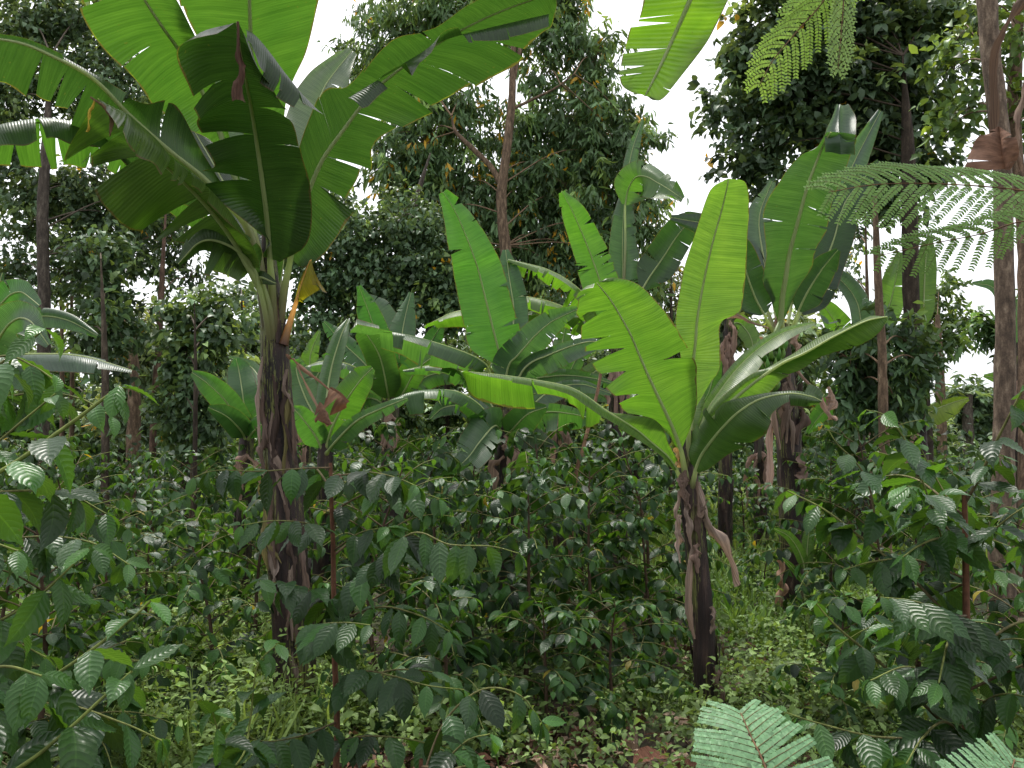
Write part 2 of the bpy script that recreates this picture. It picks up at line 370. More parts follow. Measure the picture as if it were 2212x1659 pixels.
def pseudostem(root, path, rad, seed=0, top=None):
    r = np.random.default_rng(50+seed)
    p = cr([q if isinstance(q, np.ndarray) else P(*q) for q in path], 46); n = len(p); sides = 26
    rd = np.interp(np.linspace(0, 1, n), np.linspace(0, 1, len(rad)), rad)
    th = np.linspace(0, 2*np.pi, sides, endpoint=False)[None]; z = np.linspace(0, 1, n)[:, None]
    ru = 1+.035*np.sin(3*th+7*z)+.03*np.sin(7*th+3*np.sin(4*z*3))+.025*r.standard_normal((n, sides))
    for _ in range(7):       # overlapping old leaf bases: ridges that climb round the stem
        c0, z0, wd = r.uniform(0, 6.28), r.uniform(.1, .95), r.uniform(.5, 1.1)
        dth = (th-c0-1.2*(z-z0)+np.pi) % (2*np.pi)-np.pi
        ru = ru+.10*np.exp(-(dth/wd)**4)*(z < z0+.06*np.cos(dth*2))*np.clip((z-z0)*2+1, 0, 1)
    mb = MB(); mb.tube(p, rd, sides, (1, 1, 1), ru)
    L_ = np.linalg.norm(p[-1]-p[0]); tn = nrm(np.gradient(p, axis=0)); e1 = nrm(np.cross(tn, [0, 1., 0])); e2 = np.cross(tn, e1)
    for _ in range(int(9+7*L_)):
        z0 = r.uniform(.02, .72); ln = r.uniform(.12, .42)/max(L_, .5)*1.0; th0 = r.uniform(0, 6.28); wd = r.uniform(.25, .75); k, q = 14, 7
        zz = z0+ln*np.linspace(0, 1, k); a = np.linspace(-1, 1, q)[None]*wd*(np.linspace(1.1, .25, k)**.8)[:, None]*(1+.12*r.standard_normal((k, q)))+th0+.5*np.linspace(0, 1, k)[:, None]*r.standard_normal()
        f = lambda A: np.stack([np.interp(zz*(n-1), np.arange(n), A[:, i]) for i in range(3)], 1)
        R0 = np.interp(zz*(n-1), np.arange(n), rd)[:, None]*(1.05+r.uniform(.05, .45)*np.linspace(0, 1, k)[:, None]**3+.03*r.standard_normal((k, q)))
        pts = f(p)[:, None]+R0[..., None]*(f(e1)[:, None]*np.cos(a)[..., None]+f(e2)[:, None]*np.sin(a)[..., None])
        mb.grid(pts, np.zeros((k, q, 2)), (1, 1, 1))
    part(mb, 'pseudostem', M_PST, root)
    return p, rd
def strip(root, pts, w, seed, tint=(.28, .19, .13), name='dry_sheath', curl=.5, face=(0, -1, 0), mat=None, parent_is_leaf=False):
    """a narrow strip of dried sheath or dead leaf hanging along pts (world)"""
    r = np.random.default_rng(seed); n = 26; p = cr(pts, n); t = nrm(np.gradient(p, axis=0))
    wd = np.interp(np.linspace(0, 1, n), np.linspace(0, 1, len(w)), w)
    f0 = nrm(np.array(face, float)); sd = nrm(np.cross(t, f0)); nn = np.cross(sd, t)
    ang = cr(r.standard_normal((6, 1))*.7, n); sd2 = sd*np.cos(ang)+nn*np.sin(ang); nn2 = np.cross(t, sd2)
    s = np.linspace(-1, 1, 7)
    jit = 1+.10*r.standard_normal((n, 7))*np.abs(s); wd = wd*.72*(1+.25*cr(r.standard_normal((8, 1)), n)[:, 0])
    pts_ = p[:, None]+sd2[:, None]*(wd[:, None]*s[None]*jit)[..., None]+nn2[:, None]*(curl*1.7*wd[:, None]*(s[None]**2*(1+.4*cr(r.standard_normal((7, 1)), n))+.10*r.standard_normal((n, 7))))[..., None]
    uv = np.stack(np.broadcast_arrays(np.linspace(0, .5, n)[:, None]*0+s[None]*.1, np.linspace(0, 1, n)[:, None]), -1)
    mb = MB(); mb.grid(pts_, uv, np.array(tint)*(.8+.4*r.random()))
    return part(mb, name, mat or M_DRY, root)

exec_later = []

# ---- banana plant, left front (big ragged leaves, tints darkened to carry canopy shade)
def big_left_banana():
    root = thing('banana_plant', 'largest banana plant, left front, ragged dark green leaves arching overhead on a purplish brown stem', 'banana plant', tuple(G(640, 4.6)), BG)
    pseudostem(root, [G(645, 4.6, -.05), (636, 1400, 4.6), (622, 1200, 4.6), (605, 1000, 4.6), (597, 860, 4.6), (592, 740, 4.6), (588, 640, 4.62), (576, 500, 4.66)], [.12, .108, .10, .09, .088, .078, .055, .03], 1)
    T1, T2, T3 = (.085, .16, .035), (.058, .115, .032), (.11, .215, .045)  # leaf tints lowered to stand in for shade from a canopy overhead
    C = (592, 800, 4.6)
    banana_leaf(root, [(590, 660, 4.72), (572, 500, 4.7), (556, 300, 4.55), (545, 150, 4.3), (540, 40, 4.1), (536, -80, 3.9), (530, -230, 3.6), (525, -330, 3.4)],
        [(586, 655), (562, 485), (528, 290), (450, 125), (400, 30), (390, -90), (430, -230), (510, -330)],
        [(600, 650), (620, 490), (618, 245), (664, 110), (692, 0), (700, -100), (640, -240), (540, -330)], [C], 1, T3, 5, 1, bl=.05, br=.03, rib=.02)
    banana_leaf(root, [(583, 560, 4.42), (578, 490, 4.3), (570, 420, 4.15), (559, 340, 4.0), (548, 269, 3.85), (538, 210, 3.7), (527, 151, 3.55), (517, 85, 3.42), (511, 48, 3.35)],
        [(575, 556), (566, 492), (440, 392), (462, 352), (425, 285), (430, 235), (405, 185), (388, 85), (505, 50)],
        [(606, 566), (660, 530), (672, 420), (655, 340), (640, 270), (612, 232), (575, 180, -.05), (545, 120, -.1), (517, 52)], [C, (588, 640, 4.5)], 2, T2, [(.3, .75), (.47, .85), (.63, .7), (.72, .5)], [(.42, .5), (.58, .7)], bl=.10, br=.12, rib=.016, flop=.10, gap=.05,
        extra=[([(655, 225, 3.70), (610, 150, 3.62), (560, 85, 3.52), (530, 62, 3.45)], [(705, 258, 3.66), (620, 205, 3.55), (552, 160, 3.47), (532, 90, 3.42)])])
    banana_leaf(root, [(520, 420, 4.55), (480, 300, 4.45), (455, 240, 4.35), (430, 185, 4.25), (386, 108, 4.05), (350, 57, 3.9), (300, -20, 3.75), (250, -110, 3.6), (215, -180, 3.5)],
        [(516, 424), (462, 314), (398, 282), (338, 239), (289, 172), (218, 90), (172, 5), (170, -90), (205, -180)],
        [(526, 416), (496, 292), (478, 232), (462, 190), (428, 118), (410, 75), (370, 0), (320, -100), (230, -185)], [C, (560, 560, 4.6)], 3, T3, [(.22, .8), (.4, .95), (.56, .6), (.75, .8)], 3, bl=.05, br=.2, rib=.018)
    banana_leaf(root, [(490, 437, 4.42), (440, 385, 4.36), (370, 329, 4.2), (286, 255, 4.0), (202, 171, 3.8), (111, 121, 3.62), (34, 91, 3.5), (-60, 82, 3.4), (-130, 90, 3.3)],
        [(470, 455), (395, 440), (320, 400), (235, 330), (155, 262), (85, 232), (5, 190), (-70, 185), (-130, 110)],
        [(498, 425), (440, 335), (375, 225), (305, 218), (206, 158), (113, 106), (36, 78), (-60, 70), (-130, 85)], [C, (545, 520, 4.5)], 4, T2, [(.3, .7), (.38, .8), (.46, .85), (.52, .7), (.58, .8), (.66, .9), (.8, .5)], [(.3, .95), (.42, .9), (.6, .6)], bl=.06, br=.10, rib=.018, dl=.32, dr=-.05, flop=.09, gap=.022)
    banana_leaf(root, [(540, 585, 4.35), (500, 515, 4.22), (454, 454, 4.08), (396, 393, 3.93), (329, 333, 3.78), (279, 279, 3.66), (239, 249, 3.58), (212, 213, 3.5)],
        [(528, 598), (455, 560), (345, 520), (290, 485), (200, 388), (160, 345), (150, 318), (205, 216)],
        [(560, 580, -.05), (530, 520, -.12), (480, 478, -.2), (415, 425, -.2), (352, 382, -.2), (305, 338, -.2), (262, 300, -.2), (216, 222)], [C, (575, 660, 4.5)], 5, (.125, .21, .04), [(.16, .9), (.27, .9), (.36, .95), (.58, .8), (.72, .85)], 6, bl=.06, br=.25, rib=.016, dl=.28, flop=.05, gap=.04)
    banana_leaf(root, [(440, 470, 4.8), (330, 370, 4.6), (240, 305, 4.4), (168, 270, 4.2), (77, 265, 4.05), (0, 283, 3.95), (-90, 320, 3.85)],
        [(425, 500), (320, 420), (215, 365), (170, 362), (90, 364), (0, 364), (-90, 345)],
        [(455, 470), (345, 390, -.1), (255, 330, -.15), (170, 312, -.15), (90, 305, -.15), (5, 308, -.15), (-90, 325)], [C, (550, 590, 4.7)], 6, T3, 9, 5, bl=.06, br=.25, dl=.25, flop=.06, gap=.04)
    banana_leaf(root, [(628, 555, 4.52), (645, 480, 4.45), (668, 410, 4.4), (697, 345, 4.33), (735, 290, 4.27), (800, 205, 4.2), (850, 160, 4.13), (900, 124, 4.07), (963, 84, 4.0), (1060, 34, 3.92), (1165, -5, 3.85), (1200, -10, 3.8)],
        [(618, 540), (628, 440), (640, 340), (665, 260), (700, 190), (752, 185), (805, 120), (858, 76), (936, 55), (1015, 0), (1120, -40), (1195, -20)],
        [(645, 575), (690, 545), (745, 468), (795, 385), (808, 310), (905, 250), (955, 218), (1043, 174), (1120, 125), (1180, 88), (1195, 40), (1202, 0)], [C, (612, 640, 4.57)], 7, (.065, .128, .034), [(.34, .9), (.52, .5), (.7, .8)], [(.22, .8), (.30, .95), (.42, .9), (.52, .7), (.62, .5), (.75, .35)], bl=.06, br=.05, rib=.016, dr=.3, dl=-.15, flop=.07,  # tint lowered further to keep these lobes shaded against the sun ahead
        extra=[([(752, 212, 4.1), (800, 182, 4.08), (862, 146, 4.03), (870, 138, 4.02), (950, 92, 3.94), (1010, 72, 3.9), (1090, 52, 3.86), (1186, 30, 3.8)], [(785, 236, 4.0), (828, 192, 4.0), (880, 160, 3.95), (938, 132, 3.92), (968, 92, 3.88), (1010, 82, 3.84), (1095, 80, 3.82), (1186, 58, 3.76)])])
    sleaf(root, [C, (606, 560, 4.9), (640, 400, 5.2), (672, 280, 5.45), (700, 190, 5.6), (760, 110, 5.8)], 62, 75, 8, tint=(.20, .28, .14), bl=.1, br=.1, p0=.3, tl=1, tr=2)
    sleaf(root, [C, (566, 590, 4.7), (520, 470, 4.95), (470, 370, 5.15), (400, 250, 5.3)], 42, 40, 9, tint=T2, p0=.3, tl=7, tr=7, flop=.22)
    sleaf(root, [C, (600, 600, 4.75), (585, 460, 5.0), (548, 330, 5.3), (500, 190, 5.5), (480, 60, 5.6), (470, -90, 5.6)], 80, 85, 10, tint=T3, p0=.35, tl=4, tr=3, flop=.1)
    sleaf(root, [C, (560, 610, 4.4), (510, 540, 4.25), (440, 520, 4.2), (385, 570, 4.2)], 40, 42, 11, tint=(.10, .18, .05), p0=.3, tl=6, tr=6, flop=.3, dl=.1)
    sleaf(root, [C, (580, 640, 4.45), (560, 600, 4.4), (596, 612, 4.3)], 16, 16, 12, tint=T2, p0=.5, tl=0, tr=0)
    # yellowing broken leaf and dead hanging leaves
    o = banana_leaf(root, [(640, 652, 4.55), (655, 605, 4.5), (668, 568, 4.45), (673, 561, 4.44)], [(642, 650), (660, 640, -.05), (690, 622, -.08), (701, 632, -.1)], [(636, 650), (648, 606), (664, 572), (670, 563)], [(612, 745, 4.55), (625, 700, 4.56)], 13, (.50, .36, .03), 3, 0, rib=.014, ribcol=(1.9, 1.1, .7), n=22); o['label'] = 'yellow and orange broken leaf blade'
    D = [P(622, 765, 4.52), P(640, 785, 4.45), P(690, 825, 4.4), P(735, 862, 4.35)]
    strip(root, D, [.018, .014, .012, .010], 3, (.30, .17, .11), 'dead_leaf', .3)
    banana_leaf(root, [(712, 838, 4.37), (732, 850, 4.35), (754, 868, 4.33)], [(716, 835), (737, 848), (755, 867)], [(706, 862, -.05), (703, 889, -.06), (748, 873)], (), 14, (.15, .078, .045), 0, 2, mat=M_DRY, rib=0, name='dead_leaf', n=22, flop=.2)
    strip(root, [P(640, 790, 4.44), P(665, 840, 4.42), P(690, 885, 4.4), P(712, 918, 4.4)], [.012, .011, .012, .02], 5, (.33, .22, .15), 'dead_leaf', .3)
    banana_leaf(root, [(690, 868, 4.4), (700, 890, 4.39), (714, 919, 4.38)], [(682, 884, -.04), (680, 908, -.06), (706, 918)], [(699, 877, .03), (708, 894, .03), (717, 916)], (), 15, (.15, .08, .05), 2, 0, mat=M_DRY, rib=0, name='dead_leaf', n=22, flop=.2)
    for q, (a, b, c, d) in enumerate([((566, 770), (558, 880), (562, 1000), .02), ((572, 830), (566, 960), (570, 1030), .035), ((628, 860), (632, 960), (640, 1010), .03), ((590, 1120), (588, 1240), (600, 1330), .04), ((640, 1120), (655, 1250), (668, 1330), .03), ((612, 1380), (615, 1480), (630, 1560), .05)]):
        strip(root, [P(a[0], a[1], 4.52), P(b[0], b[1], 4.47), P(c[0], c[1], 4.47)], [d*.5, d, d*.7, d*.3], 20+q, [(.27, .21, .175), (.15, .105, .085), (.10, .07, .055)][q % 3])
    r9 = np.random.default_rng(97)
    for q in range(16):
        y0 = r9.uniform(760, 1420); x0 = np.interp(y0, [740, 1000, 1200, 1400, 1560], [592, 605, 622, 636, 645])+r9.uniform(-30, 30); l = r9.uniform(90, 260)
        strip(root, [P(x0, y0, 4.52), P(x0+r9.uniform(-10, 10), y0+l*.5, 4.48), P(x0+10+r9.uniform(-14, 14), y0+l, 4.47)], [.012, r9.uniform(.015, .04), r9.uniform(.01, .035), .006], 960+q, [(.13, .09, .07), (.08, .055, .045), (.24, .18, .145), (.17, .15, .06)][q % 4], 'dry_sheath', .7)
    strip(root, [P(512, 46, 3.33), P(515, 110, 3.34), P(517, 160, 3.35), P(514, 215, 3.36)], [.012, .014, .03, .026], 31, (.13, .07, .05), 'dead_leaf', .7)
    strip(root, [P(196, 208, 3.5), P(215, 222, 3.48), P(235, 245, 3.48), P(236, 295, 3.5)], [.006, .012, .009, .012], 32, (.16, .10, .05), 'dead_leaf', .7)
    strip(root, [P(204, 215, 3.49), P(192, 245, 3.49), P(188, 285, 3.5)], [.008, .010, .005], 33, (.55, .40, .06), 'dead_leaf', .7)
big_left_banana()

# ---- banana plant, centre right (bright upright leaves)
def bright_banana():
    root = thing('banana_plant', 'young banana plant right of centre, broad bright lime green leaves on a dark brown stem', 'banana plant', tuple(G(1530, 4.95)), BG)
    pseudostem(root, [G(1530, 4.95, -.05), (1528, 1480, 4.95), (1516, 1300, 4.95), (1500, 1160, 4.95), (1490, 1060, 4.95), (1485, 985, 4.95), (1484, 930, 4.96)], [.082, .068, .062, .060, .056, .042, .028], 2)
    B, Bd = (.20, .355, .055), (.10, .19, .045); C = (1489, 1075, 4.95)
    banana_leaf(root, [(1472, 975, 4.85), (1460, 942, 4.82), (1447, 911, 4.78), (1422, 858, 4.7), (1400, 811, 4.64), (1380, 765, 4.58), (1359, 717, 4.5), (1322, 653, 4.4), (1298, 622, 4.32), (1289, 611, 4.3)],
        [(1460, 965), (1437, 926), (1352, 886), (1330, 860), (1310, 838), (1276, 790), (1260, 742), (1246, 678), (1246, 628), (1284, 612)],
        [(1480, 955), (1500, 905), (1509, 865), (1509, 815), (1506, 780), (1480, 735), (1450, 685), (1395, 625), (1335, 603), (1293, 609)], [C], 21, B, [(.22, .4), (.36, .6), (.5, .6), (.60, .8), (.68, .5), (.76, .75), (.86, .5)], [(.5, .5)], bl=.05, br=.06, rib=.014, gap=.085)
    banana_leaf(root, [(1487, 905, 4.9), (1490, 860, 4.88), (1497, 785, 4.85), (1503, 730, 4.8), (1506, 690, 4.77), (1520, 610, 4.7), (1538, 530, 4.6), (1560, 450, 4.5), (1571, 402, 4.42), (1574, 386, 4.4)],
        [(1482, 900), (1478, 855), (1472, 790), (1462, 735), (1458, 690), (1472, 590), (1497, 510), (1521, 435), (1538, 404), (1572, 386)],
        [(1493, 900), (1535, 830), (1558, 790), (1559, 700), (1597, 674), (1610, 610), (1614, 535), (1618, 455), (1612, 396), (1578, 386)], [C], 22, (.25, .39, .08), [(.5, .3)], [(.445, .96)], bl=.03, br=.03, rib=.013, gap=.0, flop=.05)
    banana_leaf(root, [(1460, 1012, 4.9), (1440, 985, 4.85), (1405, 955, 4.8), (1373, 928, 4.75), (1306, 885, 4.62), (1260, 852, 4.55), (1221, 834, 4.48), (1154, 821, 4.35), (1087, 811, 4.22), (1030, 805, 4.12), (996, 802, 4.05)],
        [(1455, 1018), (1432, 990), (1392, 962), (1364, 942), (1298, 905), (1256, 878), (1222, 857), (1156, 840), (1088, 828), (1030, 816), (996, 804)],
        [(1464, 1000), (1442, 965), (1425, 918), (1390, 897), (1308, 900, .1), (1262, 908, .25), (1242, 890, .3), (1168, 864, .3), (1090, 856, .3), (1030, 832, .25), (998, 806)], [C], 23, B, 6, [(.42, .8), (.5, .6), (.62, .8), (.72, .5)], bl=.22, br=.12, rib=.011, dl=-.1, flop=.12)
    banana_leaf(root, [(1503, 1015, 4.85), (1515, 985, 4.8), (1533, 958, 4.72), (1560, 925, 4.62), (1596, 890, 4.52), (1643, 862, 4.46), (1704, 850, 4.42), (1750, 856, 4.4), (1775, 866, 4.4)],
        [(1498, 1005), (1482, 972), (1500, 920), (1535, 880), (1570, 862), (1625, 846), (1704, 836), (1750, 842), (1774, 862)],
        [(1510, 1022), (1530, 1014), (1580, 980), (1625, 962), (1650, 935), (1668, 895), (1705, 872), (1745, 872), (1774, 868)], [C], 24, Bd, 4, [(.35, .4), (.6, .9), (.75, .8)], bl=.10, br=.10, rib=.013, dl=.25, dr=-.1)
    banana_leaf(root, [(1520, 925, 4.9), (1560, 885, 4.85), (1604, 846, 4.8), (1645, 815, 4.72), (1690, 785, 4.65), (1740, 762, 4.58), (1800, 728, 4.5), (1870, 694, 4.42), (1917, 684, 4.4)],
        [(1515, 918), (1545, 872), (1585, 838), (1640, 800), (1690, 775, .15), (1740, 748, .2), (1800, 718, .2), (1870, 688, .15), (1916, 682)],
        [(1530, 930), (1590, 905), (1640, 875), (1690, 820), (1745, 795), (1800, 765), (1850, 752), (1898, 720), (1918, 688)], [C, (1500, 960, 4.93)], 25, (.20, .32, .07), 2, [(.42, .8), (.75, .3)], bl=.06, br=.12, rib=.015)
    sleaf(root, [C, (1510, 930, 5.0), (1560, 840, 5.1), (1620, 770, 5.2), (1690, 720, 5.3), (1760, 698, 5.4)], 16, 30, 26, tint=(.26, .38, .14), dr=-.25, p0=.2, tl=1, tr=1)
    sleaf(root, [C, (1494, 930, 5.0), (1500, 840, 5.15), (1520, 760, 5.3)], 26, 26, 27, tint=B, p0=.3, tl=1, tr=2)
    strip(root, [P(1470, 1010, 4.9), P(1462, 985, 4.88), P(1472, 960, 4.88)], [.03, .035, .01], 42, (.62, .42, .20))
    for q, (a, b, c, d) in enumerate([((1470, 1060), (1462, 1120), (1478, 1170), .03), ((1505, 1040), (1512, 1110), (1530, 1080), .02), ((1496, 1180), (1488, 1300), (1502, 1380), .035), ((1545, 1440), (1552, 1480), (1560, 1530), .04), ((1536, 1310), (1545, 1335), (1536, 1370), .03)]):
        strip(root, [P(a[0], a[1], 4.88), P(b[0], b[1], 4.84), P(c[0], c[1], 4.84)], [d*.5, d, d*.3], 50+q, [(.28, .21, .165), (.17, .12, .09)][q % 2])
    r9 = np.random.default_rng(98)
    for q in range(6):
        x0, y0 = 1488+r9.uniform(-20, 22), r9.uniform(1010, 1200); l = r9.uniform(60, 150)
        strip(root, [P(x0, y0, 4.87), P(x0+r9.uniform(-10, 10), y0+l*.4, 4.85), P(x0+12+r9.uniform(-12, 12), y0+l, 4.86)], [.015, r9.uniform(.02, .045), .03, .008], 940+q, [(.22, .15, .12), (.13, .09, .07), (.30, .23, .19)][q % 3], 'dry_sheath', .8)
    strip(root, [P(1500, 1045, 4.9), P(1530, 1120, 4.9), P(1565, 1190, 4.95), P(1600, 1262, 5.0)], [.03, .035, .045, .03], 60, (.30, .23, .19), 'dead_leaf')
bright_banana()

# ---- tall banana plant with the fruit bunch
def fruiting_banana():
    root = thing('banana_plant', 'tall banana plant carrying a green fruit bunch, blue green leaves and a rolled leaf tip', 'banana plant', tuple(G(1712, 7.2)), BG)
    pseudostem(root, [G(1712, 7.2, -.05), (1712, 1250, 7.2), (1712, 1100, 7.2), (1705, 960, 7.2), (1700, 870, 7.2), (1692, 780, 7.2), (1690, 700, 7.2)], [.12, .10, .098, .098, .092, .08, .05], 3)
    A, D, Pl = (.10, .19, .065), (.05, .10, .045), (.16, .25, .15); C = (1691, 765, 7.2)
    banana_leaf(root, [(1686, 690, 7.0), (1690, 643, 6.9), (1697, 600, 6.8), (1706, 545, 6.7), (1724, 477, 6.55), (1744, 403, 6.4), (1764, 349, 6.3), (1782, 305, 6.2), (1795, 285, 6.15)],
        [(1678, 690), (1660, 640), (1645, 605), (1653, 550), (1647, 470), (1682, 393), (1727, 337), (1765, 316), (1785, 286)],
        [(1694, 690), (1720, 630), (1752, 580), (1758, 545), (1790, 490), (1798, 440), (1828, 366), (1848, 310), (1850, 290)], [C], 31, A, [(.5, .55), (.62, .4)], [(.4, .7), (.5, .6), (.56, .75)], bl=.06, br=.06, rib=.028, gap=.03)
    banana_leaf(root, [(1815, 225, 6.3), (1812, 250, 6.25), (1812, 280, 6.18), (1815, 305, 6.15), (1816, 334, 6.2)], [(1808, 224), (1796, 255), (1784, 280), (1780, 305), (1781, 328)], [(1832, 224), (1846, 255), (1848, 282), (1850, 305), (1850, 336)], (), 32, Pl, 0, 1, bl=-.25, br=-.25, rib=0, n=22, name='rolled_leaf_tip')
    sleaf(root, [C, (1672, 660, 7.3), (1650, 560, 7.5), (1640, 470, 7.6), (1668, 392, 7.6)], 34, 44, 33, tint=Pl, p0=.3, tl=3, tr=2, flop=.1)
    sleaf(root, [C, (1712, 650, 7.4), (1755, 555, 7.5), (1800, 450, 7.6), (1850, 340, 7.7), (1902, 240, 7.8)], 40, 42, 34, tint=(.16, .26, .17), p0=.2, tl=2, tr=3)
    sleaf(root, [C, (1662, 700, 7.0), (1630, 640, 6.9), (1604, 560, 6.8), (1590, 500, 6.7)], 40, 42, 35, tint=D, p0=.35, tl=1, tr=2)
    sleaf(root, [C, (1722, 690, 7.3), (1760, 620, 7.3), (1800, 520, 7.3), (1830, 430, 7.3), (1900, 350, 7.3)], 45, 45, 36, tint=D, p0=.25, tl=3, tr=4, flop=.14)
    sleaf(root, [C, (1730, 660, 7.0), (1770, 590, 6.85), (1810, 540, 6.7)], 34, 40, 37, tint=D, p0=.3, tl=2, tr=2)
    sleaf(root, [C, (1650, 650, 7.4), (1600, 540, 7.6), (1540, 490, 7.7), (1450, 470, 7.8)], 38, 34, 38, tint=D, p0=.3, tl=4, tr=5, flop=.2)
    r9 = np.random.default_rng(99)
    for q in range(5):
        x0, y0 = 1690+r9.uniform(-34, 40), r9.uniform(730, 900); l = r9.uniform(70, 190)
        strip(root, [P(x0, y0, 7.0), P(x0+r9.uniform(-14, 14), y0+l*.4, 6.96), P(x0+r9.uniform(-16, 16), y0+l, 7.0)], [.02, r9.uniform(.03, .07), r9.uniform(.03, .06), .01], 900+q, [(.22, .165, .13), (.12, .085, .065), (.28, .21, .17)][q % 3], 'dead_leaf', .8)
    # fruit bunch: hands of upturned fingers round a stalk
    bunch = MB(); bunch.tube(cr([P(1688, 690, 7.0), P(1672, 730, 6.9), P(1664, 790, 6.88), P(1650, 880, 6.9), P(1646, 930, 6.9)], 20), .022, 8, (.5, .6, .4))
    b0 = part(bunch, 'fruit_bunch', M_PET, root)
    for h in range(5):
        c = P(1668-2*h, 752+22*h, 6.88); hm = MB()
        for k in range(11):
            th = k/11*2*math.pi+h*.4; r_ = .085+.012*math.sin(h+k)-.008*h
            o = np.array([math.cos(th), math.sin(th), 0])
            pth = cr([c+o*.02, c+o*r_+[0, 0, -.012], c+o*(r_+.04)+[0, 0, .03], c+o*(r_+.045)+[0, 0, .085]], 9)
            hm.tube(pth, [.010, .015, .018, .019, .019, .018, .016, .010, .004], 6, (.13+.02*math.sin(k*3), .26, .05))
        part(hm, 'fruit_hand', M_FOL, b0)
    bud = MB(); bud.tube(cr([P(1645, 925, 6.9), P(1642, 960, 6.9), P(1640, 1000, 6.9)], 12), [.015, .02, .016, .02, .016, .02, .016, .02, .016, .02, .016, .008], 8, (.05, .045, .03)); part(bud, 'spent_stalk', M_FOL, root)
    for q, (pts, ww, c) in enumerate([
        ([(1665, 710), (1610, 690), (1560, 676), (1535, 680)], [.015, .016, .05, .03], (.35, .24, .19)), ([(1650, 730), (1640, 745), (1628, 775)], [.03, .05, .03], (.48, .26, .13)),
        ([(1715, 720), (1722, 745), (1712, 780)], [.05, .05, .02], (.36, .25, .19)), ([(1720, 800), (1760, 840), (1790, 890), (1805, 910)], [.02, .02, .06, .02], (.32, .22, .17)),
        ([(1790, 835), (1800, 860), (1785, 890)], [.02, .06, .03], (.38, .27, .21)), ([(1670, 890), (1666, 960), (1668, 1020), (1660, 1060)], [.03, .05, .045, .07], (.42, .30, .25)),
        ([(1735, 980), (1742, 1020), (1735, 1060)], [.06, .09, .04], (.25, .17, .14)), ([(1690, 1210), (1690, 1260), (1686, 1310)], [.05, .06, .05], (.55, .35, .25)), ([(1730, 870), (1735, 900), (1720, 960)], [.03, .05, .05], (.10, .07, .055)), ([(1690, 650), (1684, 700), (1680, 730)], [.03, .05, .02], (.33, .22, .2))]):
        strip(root, [P(a, b, 7.05) for a, b in pts], ww, 70+q, c, 'dead_leaf' if q in (0, 3, 6) else 'dry_sheath', .5)
fruiting_banana()

# ---- banana plants further back
def back_banana(label, base, crown, d, rad, leaves, seed, dead=3, tint=(.14, .27, .08)):
    root = thing('banana_plant', label, 'banana plant', tuple(G(base, d)), BG); r = np.random.default_rng(seed)
    pseudostem(root, [G(base, d, -.05), G(base*.5+crown[0]*.5, d, P(crown[0], crown[1], d)[2]*.5), P(crown[0], crown[1], d), P(crown[0], crown[1]-60, d)], [rad*1.2, rad, rad*.75, rad*.3], seed)
    for q, L in enumerate(leaves):
        M, wl, wr = L[0], L[1], L[2]; kw = dict(L[3]) if len(L) > 3 else {}
        kw.setdefault('tint', tuple(np.array(tint)*r.uniform(.8, 1.2))); kw.setdefault('tl', 8); kw.setdefault('tr', 8)
        pts = [(crown[0], crown[1], d)]+[(a, b, d+(c if c else 0)) for a, b, c in M]
        kw.setdefault('flop', .16); kw.setdefault('gap', .03); sleaf(root, pts, wl, wr, seed*20+q, k=4, rib=kw.pop('rib', .013), **kw)
    for q in range(dead):
        a = crown[0]+r.uniform(-25, 25); b = crown[1]+r.uniform(10, 60)
        strip(root, [P(crown[0], b-20, d-.1), P(a, b+10, d-.15), P(a+r.uniform(-8, 8), b+r.uniform(60, 110), d-.15)], [.02, .05, .06, .02], seed*10+q, (.34, .23, .18))
G1, G2, G3, GB = (.10, .25, .065), (.14, .29, .08), (.21, .37, .05), (.13, .24, .105)
back_banana('banana plant in the middle with one tall upright split leaf and pale side leaves', 1092, (1088, 905), 7.6, .10, [
    ([(1087, 800, 0), (1074, 745, -.1), (1055, 670, -.2), (1035, 590, -.3), (1020, 545, -.4), (990, 470, -.5), (957, 415, -.6)], 62, 58, dict(tint=(.13, .30, .075), tl=3, tr=8, p0=.18, gap=.05, flop=.14)),
    ([(1098, 790, .2), (1110, 680, .4), (1100, 600, .5), (1092, 540, .6)], 40, 36, dict(tint=G1, tl=5, tr=5)),
    ([(1096, 800, -.1), (1121, 765, -.2), (1180, 703, -.3), (1248, 668, -.4)], 40, 42, dict(tint=GB)),
    ([(1060, 810, -.3), (1037, 778, -.5), (970, 750, -.8), (869, 722, -1.0), (757, 712, -1.1)], 26, -48, dict(tint=(.14, .26, .09), tl=5, dl=-.2, dr=.3, bl=.2, p0=.3)),
    ([(1130, 800, -.2), (1190, 765, -.3), (1260, 740, -.3), (1310, 738, -.3)], 16, 40, dict(tint=GB)),
    ([(1130, 830, .1), (1200, 812, .1), (1270, 815, .1), (1330, 830, .1)], 16, 36, dict(tint=G2))], 5, 5)
